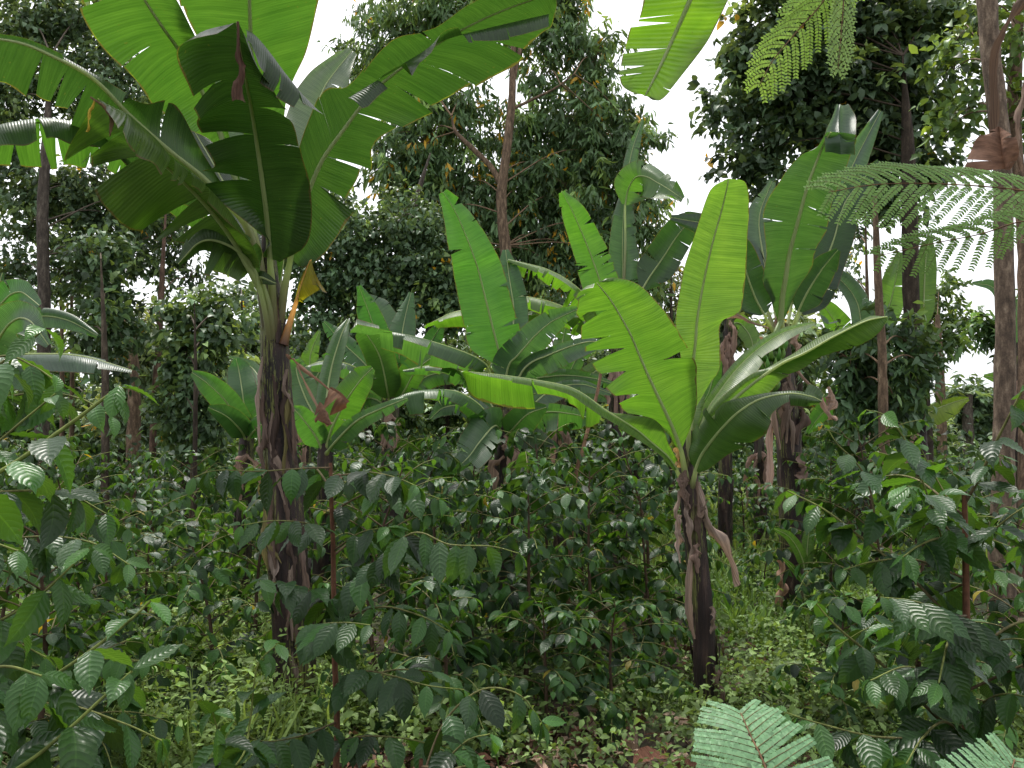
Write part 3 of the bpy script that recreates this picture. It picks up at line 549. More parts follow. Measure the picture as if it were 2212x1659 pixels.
back_banana('low banana plant in the middle among the coffee with drooping folded leaves', 1092, (1088, 945), 6.8, .09, [
    ([(1040, 880, -.3), (983, 846, -.6), (900, 846, -.8), (823, 873, -.9)], 26, -44, dict(tint=G2, dl=-.2, dr=.25, bl=.2)),
    ([(1105, 930, -.2), (1140, 895, -.4), (1180, 880, -.5)], 34, 40, dict(tint=(.07, .15, .05), tl=0, tr=1)),
    ([(1120, 910, 0), (1180, 890, -.1), (1240, 895, -.1), (1280, 905, -.2)], 20, 48, dict(tint=G2)),
    ([(1070, 920, -.2), (1040, 950, -.5), (1000, 1000, -.7), (948, 1025, -.8)], 42, 46, dict(tint=(.13, .25, .10), dl=-.2)),
    ([(1060, 920, 0), (1010, 880, 0), (960, 880, 0), (930, 905, 0)], 25, 28, dict(tint=GB)), ([(1075, 900, .2), (1020, 820, .3), (950, 790, .3), (870, 800, .3)], 16, -30, dict(tint=G2, dl=-.1, dr=.2)), ([(1115, 915, .2), (1180, 850, .3), (1250, 830, .3), (1320, 850, .3)], 14, 30, dict(tint=GB)),
    ([(1110, 940, -.1), (1150, 945, -.3), (1195, 960, -.4)], 28, 30, dict(tint=(.12, .17, .10)))], 6, 2)
back_banana('banana plant behind the lime green one with finely torn narrow leaves rising against the trees', 1330, (1335, 770), 8.6, .10, [
    ([(1318, 690, -.1), (1300, 620, -.2), (1272, 540, -.3), (1238, 460, -.5), (1214, 415, -.6)], 44, 44, dict(tint=(.17, .36, .06), tl=9, tr=9, gap=.05)),
    ([(1300, 700, 0), (1258, 632, -.2), (1190, 585, -.4), (1098, 560, -.5)], 20, -44, dict(tint=G3, tl=9, tr=12, dl=-.2, dr=.25, bl=.15)),
    ([(1270, 700, .2), (1210, 660, .2), (1130, 640, .2), (1085, 650, .2)], 20, -42, dict(tint=G3, tl=9, tr=12, dl=-.2, dr=.25)),
    ([(1342, 690, .1), (1345, 600, .2), (1345, 500, .3), (1352, 400, .4)], 38, 40, dict(tint=GB, tl=12, tr=12, flop=.2)),
    ([(1346, 600, .3), (1350, 450, .5), (1362, 340, .6), (1388, 258, .7)], 14, 20, dict(tint=GB, tl=9, tr=9, flop=.2, p0=.45, rib=.01)),
    ([(1350, 560, .2), (1352, 430, .2), (1380, 380, 0), (1430, 400, -.2), (1475, 430, -.4)], 36, 50, dict(tint=(.16, .30, .07), p0=.38, flop=.25, rib=.012)),
    ([(1240, 690, .3), (1120, 680, .4), (1000, 670, .4), (915, 705, .5)], 20, -42, dict(tint=G3, tl=8, tr=12, dl=-.2, dr=.25, p0=.3)),
    ([(1380, 640, .1), (1430, 560, .1), (1480, 490, 0), (1530, 470, -.1)], 40, 40, dict(tint=(.07, .14, .05), p0=.3)),
    ([(1290, 800, 0), (1240, 830, -.1), (1180, 850, -.2)], 20, 24, dict(tint=G3))], 7, 5)
back_banana('small banana plant left of the middle with several upright torn leaves in a tuft', 850, (842, 880), 8.8, .11, [
    ([(835, 800, -.1), (815, 730, -.2), (795, 670, -.3), (775, 618, -.4)], 34, 34, dict(tint=G1, tl=5, tr=6)),
    ([(858, 800, 0), (866, 740, 0), (874, 690, .1), (888, 632, .2)], 34, 34, dict(tint=G1, tl=6, tr=6)),
    ([(850, 790, .2), (840, 720, .4), (820, 670, .5), (790, 640, .6)], 30, 36, dict(tint=GB, tl=8, tr=8)),
    ([(836, 840, -.3), (820, 770, -.5), (790, 720, -.7), (770, 700, -.8)], 34, 34, dict(tint=(.10, .20, .05), tl=3, tr=3)),
    ([(870, 850, -.2), (900, 800, -.4), (950, 765, -.5), (1000, 770, -.6)], 36, 24, dict(tint=(.12, .24, .05))),
    ([(800, 860, 0), (770, 880, -.2), (740, 925, -.4)], 24, 24, dict(tint=G2)), ([(810, 830, -.2), (760, 790, -.4), (700, 780, -.5), (640, 800, -.6)], 14, -30, dict(tint=GB, dl=-.1, dr=.2)), ([(875, 850, .1), (930, 810, .1), (1000, 810, .1), (1060, 840, .1)], 14, 30, dict(tint=G2)),
    ([(800, 800, .2), (740, 740, .3), (700, 695, .3)], 30, 26, dict(tint=G1)),
    ([(880, 820, .3), (930, 740, .4), (960, 690, .4)], 24, 26, dict(tint=G1))], 8, 5)
back_banana('leafy banana plant just right of the big left stem with one narrow upright leaf', 705, (702, 985), 6.0, .07, [
    ([(704, 880, .1), (715, 800, .2), (735, 730, .3), (752, 690, .4)], 24, 24, dict(tint=G2, tl=1, tr=1)),
    ([(715, 930, -.1), (745, 870, -.2), (780, 820, -.3), (805, 795, -.3)], 40, 40, dict(tint=(.14, .28, .05), tl=2, tr=3)),
    ([(690, 920, .1), (660, 860, .2), (640, 800, .3), (650, 780, .3)], 36, 40, dict(tint=G2)),
    ([(720, 960, -.2), (770, 910, -.4), (830, 880, -.6), (880, 860, -.6)], 16, 26, dict(tint=GB)),
    ([(680, 940, -.1), (650, 900, -.2), (632, 880, -.2)], 30, 30, dict(tint=G2, tl=1, tr=1))], 9, 1)
back_banana('banana plant left of the big left stem with smooth paddle shaped leaves', 525, (532, 955), 7.2, .08, [
    ([(530, 900, 0), (524, 850, 0), (516, 800, .1), (510, 775, .1)], 34, 36, dict(tint=G1, tl=0, tr=1)),
    ([(518, 920, -.1), (490, 870, -.2), (450, 830, -.3), (415, 805, -.3)], 36, 34, dict(tint=(.10, .21, .07), tl=0, tr=1)),
    ([(545, 910, -.1), (575, 870, -.1), (550, 800, .3), (495, 772, .4)], 14, 22, dict(tint=G2, tl=0, tr=0)),
    ([(520, 930, -.2), (490, 900, -.4), (450, 880, -.5)], 28, 30, dict(tint=(.06, .13, .05), tl=0, tr=0)),
    ([(550, 930, -.2), (590, 900, -.3), (620, 890, -.3)], 26, 28, dict(tint=G1, tl=1, tr=1))], 10, 2)
back_banana('banana plant at the left edge with pale grey leaves spreading into view', -60, (-50, 800), 5.5, .09, [
    ([(-30, 720, -.1), (0, 660, -.2), (40, 630, -.3), (85, 660, -.4)], 40, 40, dict(tint=G1, tl=1, tr=1)),
    ([(-20, 760, -.3), (20, 700, -.5), (60, 690, -.7), (105, 745, -.8)], 46, 52, dict(tint=GB, tl=1, tr=1)),
    ([(0, 760, .1), (70, 690, .2), (140, 690, .2), (210, 725, .2)], 22, 30, dict(tint=GB, tl=3, tr=3)),
    ([(20, 770, -.2), (90, 765, -.4), (180, 770, -.6), (285, 800, -.6)], -14, 32, dict(tint=(.12, .22, .12), tl=2, tr=3, dr=-.2, dl=.2)),
    ([(0, 800, -.1), (80, 830, -.2), (150, 850, -.2)], 26, 30, dict(tint=G1)),
    ([(-30, 700, 0), (-10, 640, 0), (5, 590, 0)], 16, 18, dict(tint=(.05, .12, .04)))], 11, 1)
back_banana('yellow green banana plant behind the fruiting one beside slender trunks', 1850, (1850, 800), 10.5, .11, [
    ([(1830, 740, 0), (1800, 690, -.1), (1765, 640, -.2)], 32, 34, dict(tint=(.2, .36, .05), tl=4, tr=3)),
    ([(1860, 720, 0), (1850, 650, .1), (1810, 600, .2), (1780, 595, .3)], 24, 30, dict(tint=GB, tl=3)),
    ([(1880, 740, .2), (1920, 660, .3), (1935, 600, .3), (1945, 545, .4)], 34, 34, dict(tint=G3, tl=1, tr=1)),
    ([(1840, 860, -.2), (1825, 920, -.3), (1818, 960, -.3)], 30, 32, dict(tint=(.09, .18, .06), tl=0, tr=0)),
    ([(1870, 830, 0), (1900, 900, -.1), (1930, 960, -.2)], 24, 26, dict(tint=G2)),
    ([(1810, 860, .1), (1770, 900, .1), (1745, 935, .1)], 20, 26, dict(tint=G2))], 12, 4)
back_banana('banana plant half hidden behind the lichened trunk with one glowing yellow leaf', 1995, (1985, 900), 9.0, .09, [
    ([(2000, 895, .2), (2030, 880, .2), (2062, 868, .2), (2092, 860, .2)], 14, 34, dict(tint=(.36, .46, .06), tl=1, tr=1, p0=.2)),
    ([(1980, 850, .4), (1995, 800, .5), (2030, 770, .5)], 18, 20, dict(tint=G2)),
    ([(1970, 880, .3), (1940, 900, .3), (1925, 960, .3)], 20, 24, dict(tint=GB, tl=1, tr=1)),
    ([(1990, 780, .5), (1995, 660, .5), (2000, 560, .5), (2010, 510, .5)], 26, 28, dict(tint=G3, p0=.4, tl=1, tr=1))], 13, 1)
back_banana('dark stemmed banana plant behind the pale dead leaves with its purple flower bud out', 1560, (1575, 700), 10.0, .075, [
    ([(1560, 650, .1), (1530, 640, .1), (1490, 660, 0), (1460, 700, 0)], 24, 28, dict(tint=G2)),
    ([(1590, 640, .1), (1605, 600, .2), (1625, 560, .3)], 30, 30, dict(tint=GB)),
    ([(1600, 700, .1), (1625, 740, 0), (1620, 800, -.1)], 22, 26, dict(tint=G3, tl=1, tr=1)),
    ([(1545, 800, .1), (1530, 850, .1), (1510, 880, .1)], 24, 26, dict(tint=G2))], 14, 6)
back_banana('thin banana plant deep in the gap left of the fruiting stem', 1640, (1640, 960), 11.0, .085, [
    ([(1630, 930, 0), (1615, 900, 0), (1600, 890, 0)], 18, 20, dict(tint=G1)), ([(1648, 920, 0), (1660, 890, 0), (1675, 880, 0)], 16, 18, dict(tint=G2)),
    ([(1640, 920, .1), (1632, 880, .1), (1640, 850, .1)], 18, 18, dict(tint=G2))], 15, 4)
back_banana('banana plant right of the scene behind the pair of smooth trunks showing two leaf ends', 2195, (2200, 800), 9.5, .09, [
    ([(2180, 700, 0), (2150, 625, 0), (2100, 612, 0)], 14, 20, dict(tint=G2, tl=1, tr=1)), ([(2185, 800, 0), (2160, 815, 0), (2125, 812, 0)], 16, 18, dict(tint=G3, tl=0, tr=0)),
    ([(2210, 700, .2), (2230, 600, .3), (2270, 540, .4)], 26, 28, dict(tint=G2))], 16, 2)

back_banana('pale banana plant far back between the middle plant and the lime green one', 1215, (1212, 880), 9.6, .09, [
    ([(1200, 830, 0), (1180, 780, 0), (1150, 740, 0)], 24, 26, dict(tint=GB)), ([(1225, 820, 0), (1250, 770, 0), (1290, 750, 0)], 24, 22, dict(tint=G2)),
    ([(1235, 850, -.1), (1280, 845, -.2), (1330, 870, -.2)], 18, 26, dict(tint=G2)), ([(1190, 860, -.1), (1150, 850, -.2), (1100, 870, -.2)], 20, 22, dict(tint=GB)),
    ([(1215, 800, .2), (1215, 740, .3), (1225, 690, .3)], 24, 24, dict(tint=(.15, .30, .06)))], 18, 4)
back_banana('banana plant far back just right of the big left stem and its dead leaves', 655, (660, 880), 9.4, .085, [
    ([(650, 830, 0), (640, 790, 0), (620, 770, 0)], 24, 26, dict(tint=GB)), ([(680, 820, 0), (710, 780, 0), (735, 760, 0)], 22, 22, dict(tint=G2)),
    ([(690, 850, -.1), (730, 840, -.1), (770, 860, -.1)], 16, 22, dict(tint=G1)), ([(668, 800, .1), (672, 760, .1), (690, 715, .1)], 20, 22, dict(tint=G3))], 19, 3)

def overhead_leaf():
    root = thing('banana_plant', 'bright banana leaf hanging into the top of the view, its plant standing outside', 'banana plant', (1.35, -.5, 0), BG)
    st = [np.array([1.35, -.5, -.05]), np.array([1.33, -.48, 1.2]), np.array([1.3, -.42, 2.3]), np.array([1.28, -.35, 2.9])]
    pseudostem(root, st, [.12, .10, .08, .05], 17)
    def inv(p):
        v = np.array(p)-[0, 0, EYE]; k = v@FW; return (CX+FPX*(v@RT)/k, CY-FPX*(v@UP)/k, v[1])
    banana_leaf(root, [(1640, -420, 2.1), (1580, -260, 2.2), (1530, -110, 2.3), (1490, 0, 2.35), (1455, 80, 2.4), (1425, 145, 2.42), (1405, 185, 2.43), (1393, 208, 2.44)],
        [(1590, -420), (1440, -270), (1390, -120), (1376, 15), (1356, 85), (1339, 150), (1345, 185), (1386, 203)],
        [(1690, -420), (1700, -260), (1640, -110), (1575, 0), (1535, 85), (1480, 160), (1425, 222), (1398, 208)], (), 61, (.26, .42, .05), [(.48, .8), (.52, .75), (.62, .85), (.7, .6), (.76, .5)], [(.8, .35)], bl=.04, br=.04, rib=.011, gap=.02, n=64)
    mb = MB(); mb.tube(cr([st[3], np.array([1.28, .3, 3.7]), np.array([1.2, 1.2, 4.0]), P(1640, -420, 2.1)], 20), [.03]*8+[.022]*12, 8, (1, 1, .8)); part(mb, 'leaf_stalk', M_PET, root)
overhead_leaf()

# ------------------------------------------------------------------ coffee shrubs
CG = 'coffee shrubs under the banana plants'
COFD = np.array([.026, .062, .022])
def coffee_tints(r, n, young):
    """young in 0..1 along the branch: shoot tips carry lighter leaves"""
    b = COFD*(1+.35*r.standard_normal((n, 1))).clip(.4, 1.9)
    b[r.random(n) < .16] *= [1.5, 1.7, 1.1]
    y = np.array([.07, .175, .035])*(1+.2*r.standard_normal((n, 1))).clip(.6, 1.4)
    k = np.clip(young+.12*r.standard_normal(n), 0, 1)[:, None]
    c = b*(1-k)+y*k
    o = r.random(n) < .003; c[o] = np.array([.28, .22, .04])
    return c
def branch(mbw, mbf, path, r, L=.13, gap=.055, rad=.004, T=TC_LO, start=.08, droop=.45, wc=(.9, .75, .6), tipyoung=.55, base_young=.04, greenwood=True):
    p = cr(path, max(8, int(len(path)*6))); seg = np.linalg.norm(np.diff(p, axis=0), axis=1); s = np.concatenate([[0], np.cumsum(seg)]); tot = s[-1]
    mbw.tube(p, np.linspace(rad, rad*.45, len(p)), 6 if T is TC_HI else 4, np.array(wc) if not greenwood else np.linspace(0, 1, len(p)).repeat(6 if T is TC_HI else 4)[:, None]*(np.array([1.4, 2.2, .7])-np.array(wc))+np.array(wc))
    q = np.arange(start*tot+gap*.5, tot, gap); q = np.append(np.clip(q+gap*.3*r.standard_normal(len(q)), 0, tot), tot)
    pos = np.stack([np.interp(q, s, p[:, i]) for i in range(3)], 1)
    tan = nrm(np.stack([np.interp(q, s, np.gradient(p[:, i])) for i in range(3)], 1)); f = q/tot
    up = np.array([0, 0, 1.])
    sd = nrm(np.cross(tan, up)+.35*r.standard_normal((len(q), 3)))
    PO, DI, NZ, LL, CC = [], [], [], [], []
    for sg in (-1, 1):
        m = r.random(len(q)) > (.14 if T is TC_LO else .07)
        d = nrm(tan*(.35+.3*r.random((len(q), 1)))+sg*sd*(.8+.2*r.random((len(q), 1)))-up*(droop+.5*r.random((len(q), 1)))*1.0)
        nz = nrm(up+.25*tan+.35*r.standard_normal((len(q), 3)))
        l = L*(1-.45*np.clip((f-.75)/.25, 0, 1))*((.58+.55*r.random(len(q))) if T is TC_LO else (.8+.32*r.random(len(q))))
        PO.append(pos[m]+sd[m]*sg*.004); DI.append(d[m]); NZ.append(nz[m]); LL.append(l[m]); CC.append(coffee_tints(r, len(q), base_young+tipyoung*np.clip((f-.7)/.3, 0, 1)**1.5)[m])
    scatter(mbf, T, np.vstack(PO), np.vstack(DI), np.vstack(NZ), np.concatenate(LL), np.vstack(CC), r)
def coffee_mesh(seed, H, spread, whorls, T=TC_LO, L=.13, gap=.06, bare=.15, young=.04):
    r = np.random.default_rng(seed); w_, f_ = MB(), MB()
    st = cr([(0, 0, -.05), (r.normal()*.04, r.normal()*.04, H*.5), (r.normal()*.09, r.normal()*.09, H)], 16)
    w_.tube(st, np.linspace(.013+.004*H, .004, 16), 7, (.75, .6, .5))
    for k in range(whorls):
        z = bare+(1-bare)*(k+.5*r.random())/whorls; a0 = r.uniform(0, np.pi)
        b = np.array([np.interp(z*15, np.arange(16), st[:, i]) for i in range(3)])
        for sg in range(2):
            a = a0+sg*np.pi+r.normal()*.25; ln = spread*(1.05-.62*z**1.6)*r.uniform(.7, 1.2)
            o = np.array([math.cos(a), math.sin(a), 0]); up = .25+.5*z; sag = r.uniform(.25, .55)*(1.1-z)
            br = [b, b+o*ln*.35+[0, 0, ln*.35*up], b+o*ln*.7+[0, 0, ln*(.6*up-sag*.35)], b+o*ln+[0, 0, ln*(.75*up-sag)]]
            branch(w_, f_, br, r, L*r.uniform(.8, 1.15), gap*r.uniform(.85, 1.4), .005, T, start=.12, base_young=young*r.uniform(0, 2.2), droop=r.uniform(.2, .9))
            if r.random() < .5:
                a2 = a+r.choice([-.7, .7]); o2 = np.array([math.cos(a2), math.sin(a2), 0]); b2 = br[1]
                branch(w_, f_, [b2, b2+o2*ln*.3+[0, 0, .08], b2+o2*ln*.6+[0, 0, .02]], r, L, gap, .0035, T, start=.1)
    branch(w_, f_, [st[-2], st[-1], st[-1]+[.01, .01, .06]], r, L*.7, .035, .004, T, droop=.1, tipyoung=.8, base_young=.5)
    return w_, f_
PROTO = []
for k, (H, S, n_) in enumerate([(1.6, .75, 11), (1.75, .85, 12), (1.35, .8, 10), (1.9, .75, 13), (1.0, .6, 8), (1.5, .8, 12), (1.7, .9, 11)]):
    w_, f_ = coffee_mesh(100+k, H, S, n_, L=(.175, .16, .15, .185, .17, .165, .15)[k], gap=.07, young=(.04, .26, .10, .02, .15, .36, .05)[k])
    t = bpy.data.objects.new('coffee_shrub', None); COL.objects.link(t)
    a = w_.build('stem', M_TWG, t); b = f_.build('leaves', M_COF, t); PROTO.append((t, [a, b], H))
used = [False]*len(PROTO)
def coffee(px, d, ytop, label, k=None, rot=None):
    k = int(rng.choice([0, 1, 2, 3, 5, 6])) if k is None else k
    t, ch, H = PROTO[k]
    if used[k]:
        n = t.copy(); COL.objects.link(n)
        for c in ch:
            q = c.copy(); COL.objects.link(q); q.parent = n
        t = n
    used[k] = True
    h = EYE+(950-ytop)/FPX*d; s = h/H
    t.location = tuple(G(px, d, -.02)); t.rotation_euler = (0, 0, rng.uniform(0, 6.28) if rot is None else rot)
    t.scale = (s*.5+.5, s*.5+.5, s); t['label'] = label; t['category'] = 'coffee shrub'; t['group'] = CG
for a in [
    (330, 5.4, 1080, 'coffee shrub among the pale yellow green weeds at left'), (90, 3.4, 1090, 'bright green coffee shrub at left below the long drooping branch', 5), (230, 4.6, 1120, 'coffee shrub with light green leaves behind the lower left drooping shoots', 1), (470, 4.6, 1130, 'coffee shrub left of the big brown banana stem behind the hanging leaf row'), (560, 5.6, 1020, 'coffee shrub just left of the big brown banana stem'),
    (150, 5.2, 1000, 'dark coffee shrub at left behind the drooping light green branch'),
    (40, 4.2, 1100, 'coffee shrub at the far left edge under the pale banana leaves'),
    (300, 8.5, 1000, 'coffee shrub beyond the pale yellow green weeds at left'),
    (430, 6.6, 985, 'coffee shrub between the slender leaning trunk and the big brown banana stem'),
    (540, 9.2, 960, 'distant coffee shrub under the paddle leaved banana plant'),
    (770, 6.4, 985, 'coffee shrub right behind the big brown banana stem'),
    (830, 5.0, 1010, 'coffee shrub with dark leaves right of the thin upright reddish stem'),
    (880, 7.6, 925, 'tall coffee shrub in front of the tufted small banana plant'),
    (950, 6.0, 960, 'coffee shrub left of the low drooping banana plant in the middle'),
    (1030, 5.2, 1050, 'low coffee shrub in the middle foreground left of the bare thin stem'),
    (1134, 5.15, 990, 'coffee shrub with a bare reddish stem standing in the centre of the picture'),
    (1190, 6.2, 940, 'coffee shrub hiding the foot of the middle banana plants'),
    (1260, 7.4, 935, 'coffee shrub with a leaning pale stick beside it in the middle'),
    (1285, 5.6, 1000, 'coffee shrub with an upright brown stem left of the bright banana plant'),
    (1380, 6.6, 950, 'coffee shrub just behind the low drooping lime green banana leaf'),
    (1410, 5.6, 1060, 'coffee shrub touching the left side of the thin dark banana stem'),
    (1322, 4.65, 1290, 'small coffee shrub with a gnarled stem above the brown leaf litter', 4),
    (1180, 4.5, 1300, 'small glossy coffee shrub left of the brown leaf litter', 4),
    (960, 4.4, 1240, 'small shiny coffee shrub in the weeds below the hanging row of leaves', 4),
    (1600, 10.5, 1020, 'coffee shrub deep in the gap between the two dark banana stems'),
    (1790, 6.6, 985, 'coffee shrub right of the fruiting banana stem'),
    (1880, 6.0, 930, 'tall coffee shrub in front of the lichened trunk'),
    (1960, 5.2, 990, 'coffee shrub between the lichened trunk and the smooth trunk'),
    (2080, 5.6, 1000, 'coffee shrub at the foot of the smooth grey trunk'),
    (1830, 8.6, 960, 'distant coffee shrub below the large dark leaved sapling'),
    (640, 8.0, 960, 'distant coffee shrub behind the dead hanging banana leaves'),
    (1480, 8.6, 985, 'distant coffee shrub behind the crown of the bright banana plant'),
    (1800, 4.4, 1290, 'low dark coffee shrub in the right foreground beside the fruiting stem', 4),
    (2190, 4.2, 1080, 'coffee shrub at the right edge in front of the smooth trunks'),
    (200, 3.6, 1340, 'low coffee shrub at lower left under the long drooping branches', 4),
    (1650, 8.0, 1180, 'small coffee shrub on the bright grass right of the thin dark banana stem', 4),
    (720, 10.5, 930, 'farthest coffee shrub behind the upright narrow banana leaf'),
    (1020, 9.5, 935, 'farthest coffee shrub behind the middle banana plants'),
    (60, 7.5, 960, 'distant coffee shrub behind the branch at the left edge')]:
    coffee(*a)

def hero(label, loc, stem, brs, auto, seed, srad=.02, swood=(1.1, .62, .45), L=.16, gap=.07, stem_end=.5):
    """a near shrub whose stem and chief branches follow the photograph; auto: extra branches (t along stem, azimuth, length, rise)"""
    r = np.random.default_rng(seed); root = thing('coffee_shrub', label, 'coffee shrub', tuple(loc), CG); w_, f_ = MB(), MB()
    st = cr(stem, 24); w_.tube(st, np.linspace(srad, srad*stem_end, 24), 9, swood)
    part(w_, 'stem', M_TWG, root)
    w2 = MB()
    for b in brs:
        kw = dict(b[1]) if isinstance(b, tuple) else {}; pts = b[0] if isinstance(b, tuple) else b
        kw.setdefault('L', L); kw.setdefault('gap', gap)
        w1, f1 = MB(), MB(); branch(w1, f1, pts, r, T=TC_HI, **kw)
        o = part(w1, 'branch', M_TWG, root); part(f1, 'leaves', M_COF, o)
    for t, az, ln, rise in auto:
        b = np.array([np.interp(t*23, np.arange(24), st[:, i]) for i in range(3)]); o = np.array([math.cos(az), math.sin(az), 0])
        branch(w2, f_, [b, b+o*ln*.4+[0, 0, ln*.4*rise], b+o*ln*.75+[0, 0, ln*(.6*rise-.1)], b+o*ln+[0, 0, ln*(.7*rise-.22)]], r, L, gap, .005, TC_HI)
    if auto: part(w2, 'twigs', M_TWG, root); part(f_, 'leaves', M_COF, root)
def PP(d, *a): return [P(x, y, d+(e[0] if e else 0)) for x, y, *e in a]
ra = random.Random(5)
def autos(n, lo, hi, ln): return [(lo+(hi-lo)*(i+.5)/n, ra.uniform(0, 6.28), ra.uniform(*ln), ra.uniform(.1, .6)) for i in range(n)]

# near shrub with the thin reddish stem in front of the big banana stem
D = 3.2
hero('near coffee shrub with a thin straight reddish stem in front of the big banana stem', G(728, D),
     [G(728, D, -.05), P(728, 1600, D), P(722, 1400, D), P(720, 1200, D), P(716, 1080, D), P(714, 1000, D)], [
     (PP(D, (716, 1010), (650, 1012, -.1), (560, 1018, -.2), (470, 1016, -.3), (420, 1030, -.3)), dict(L=.17, droop=.9)),
     (PP(D, (716, 1030), (790, 1020, -.1), (850, 1030, -.25), (900, 1050, -.3)), dict(L=.165)),
     (PP(D, (722, 1330), (700, 1290, -.2), (640, 1265, -.4), (560, 1255, -.6)), {}),
     (PP(D, (724, 1480), (780, 1450, -.2), (852, 1461, -.3), (920, 1480, -.4), (1003, 1490, -.4)), {}),
     (PP(D, (726, 1560), (650, 1590, -.3), (560, 1600, -.5), (500, 1560, -.6)), {}),
     (PP(D, (722, 1290), (800, 1230, -.3), (889, 1152, -.5), (970, 1176, -.6), (1060, 1180, -.7), (1120, 1195, -.7)), dict(L=.165, droop=.9)),
     (PP(D, (724, 1400), (690, 1355, -.4), (740, 1345, -.7), (800, 1350, -.8)), dict(tipyoung=.3, base_young=.2)),
     (PP(D, (718, 1150), (660, 1130, -.2), (590, 1125, -.3), (520, 1135, -.35)), dict(base_young=.2)),
     (PP(D, (720, 1190), (780, 1150, -.1), (840, 1140, -.2)), dict(base_young=.15)),
     (PP(D, (726, 1600), (800, 1590, -.2), (900, 1600, -.3), (980, 1630, -.4)), {}),
     ], [(.3, .4, .5, .3), (.45, -.5, .55, .4), (.6, 1.2, .5, .3), (.75, -.2, .45, .5), (.85, 2.2, .4, .5)], 201, .014)
# off to the left: long green drooping branches
D = 1.36
hero('coffee shrub at the left edge throwing long light green shoots across the lower left corner', G(-330, D),
     [G(-330, D, -.05), P(-330, 1400, D), P(-325, 1200, D), P(-320, 950, D)], [
     (PP(D, (-320, 1180), (-150, 1085), (0, 1019), (148, 918), (215, 868), (262, 832)), dict(L=.155, gap=.08, base_young=.22, wc=(1.4, 2.2, .7), rad=.005)),
     (PP(D, (-328, 1600, .2), (-150, 1560, .15), (7, 1518, .1), (134, 1448, .1), (269, 1350, .1), (325, 1298, .1)), dict(L=.15, gap=.08, base_young=.16, wc=(1.3, 2.0, .7), rad=.005)),
     (PP(D, (-328, 1760, .1), (-100, 1740, .05), (50, 1653), (144, 1579), (218, 1511), (285, 1450)), dict(L=.15, gap=.085, base_young=.1, wc=(1.4, 2.2, .7), rad=.005)),
     (PP(D, (-328, 1450, .3), (-150, 1400, .3), (0, 1340, .3), (81, 1290, .3), (141, 1236, .3), (195, 1183, .3)), dict(L=.15, gap=.08, base_young=.25, wc=(1.2, 1.6, .6))),
     (PP(D, (-322, 1000, .2), (-150, 880, .2), (-20, 800, .2), (60, 740, .2), (95, 710, .2)), dict(L=.14, base_young=.35)),
     (PP(D, (-325, 1080, .3), (-150, 1010, .35), (-30, 970, .4), (60, 900, .4), (120, 850, .4)), dict(L=.14, base_young=.2)),
     (PP(D, (-325, 1250, .2), (-160, 1190, .2), (-40, 1170, .2), (40, 1190, .2)), dict(L=.15)),
     (PP(D, (-328, 1700, -.1), (-150, 1690, -.15), (0, 1700, -.2), (120, 1660, -.2)), dict(L=.15)),
     (PP(D, (-322, 950, .5), (-120, 830, .5), (0, 770, .5), (70, 790, .5), (130, 830, .5)), dict(L=.16, base_young=.25)),
     (PP(D, (-322, 1050, .6), (-100, 900, .6), (60, 850, .6), (170, 860, .6), (240, 900, .6)), dict(L=.155, base_young=.12)),
     (PP(D, (-325, 1130, .4), (-100, 1080, .4), (40, 1060, .4), (150, 1070, .4), (230, 1110, .4)), dict(L=.155)),
     (PP(D, (-325, 1230, .7), (-100, 1190, .7), (60, 1160, .7), (190, 1170, .7), (280, 1220, .7)), dict(L=.15, base_young=.1)),
     (PP(D, (-325, 1500, .0), (-150, 1480, .0), (0, 1440, .0), (90, 1460, .0)), dict(L=.16)),
     (PP(D, (-328, 1600, .4), (-100, 1540, .5), (120, 1520, .6), (260, 1560, .6), (350, 1600, .6)), dict(L=.155)),
     (PP(D, (-325, 1350, .5), (-100, 1330, .55), (20, 1380, .6), (100, 1420, .6)), dict(L=.14)),
     ], [], 202, .022)
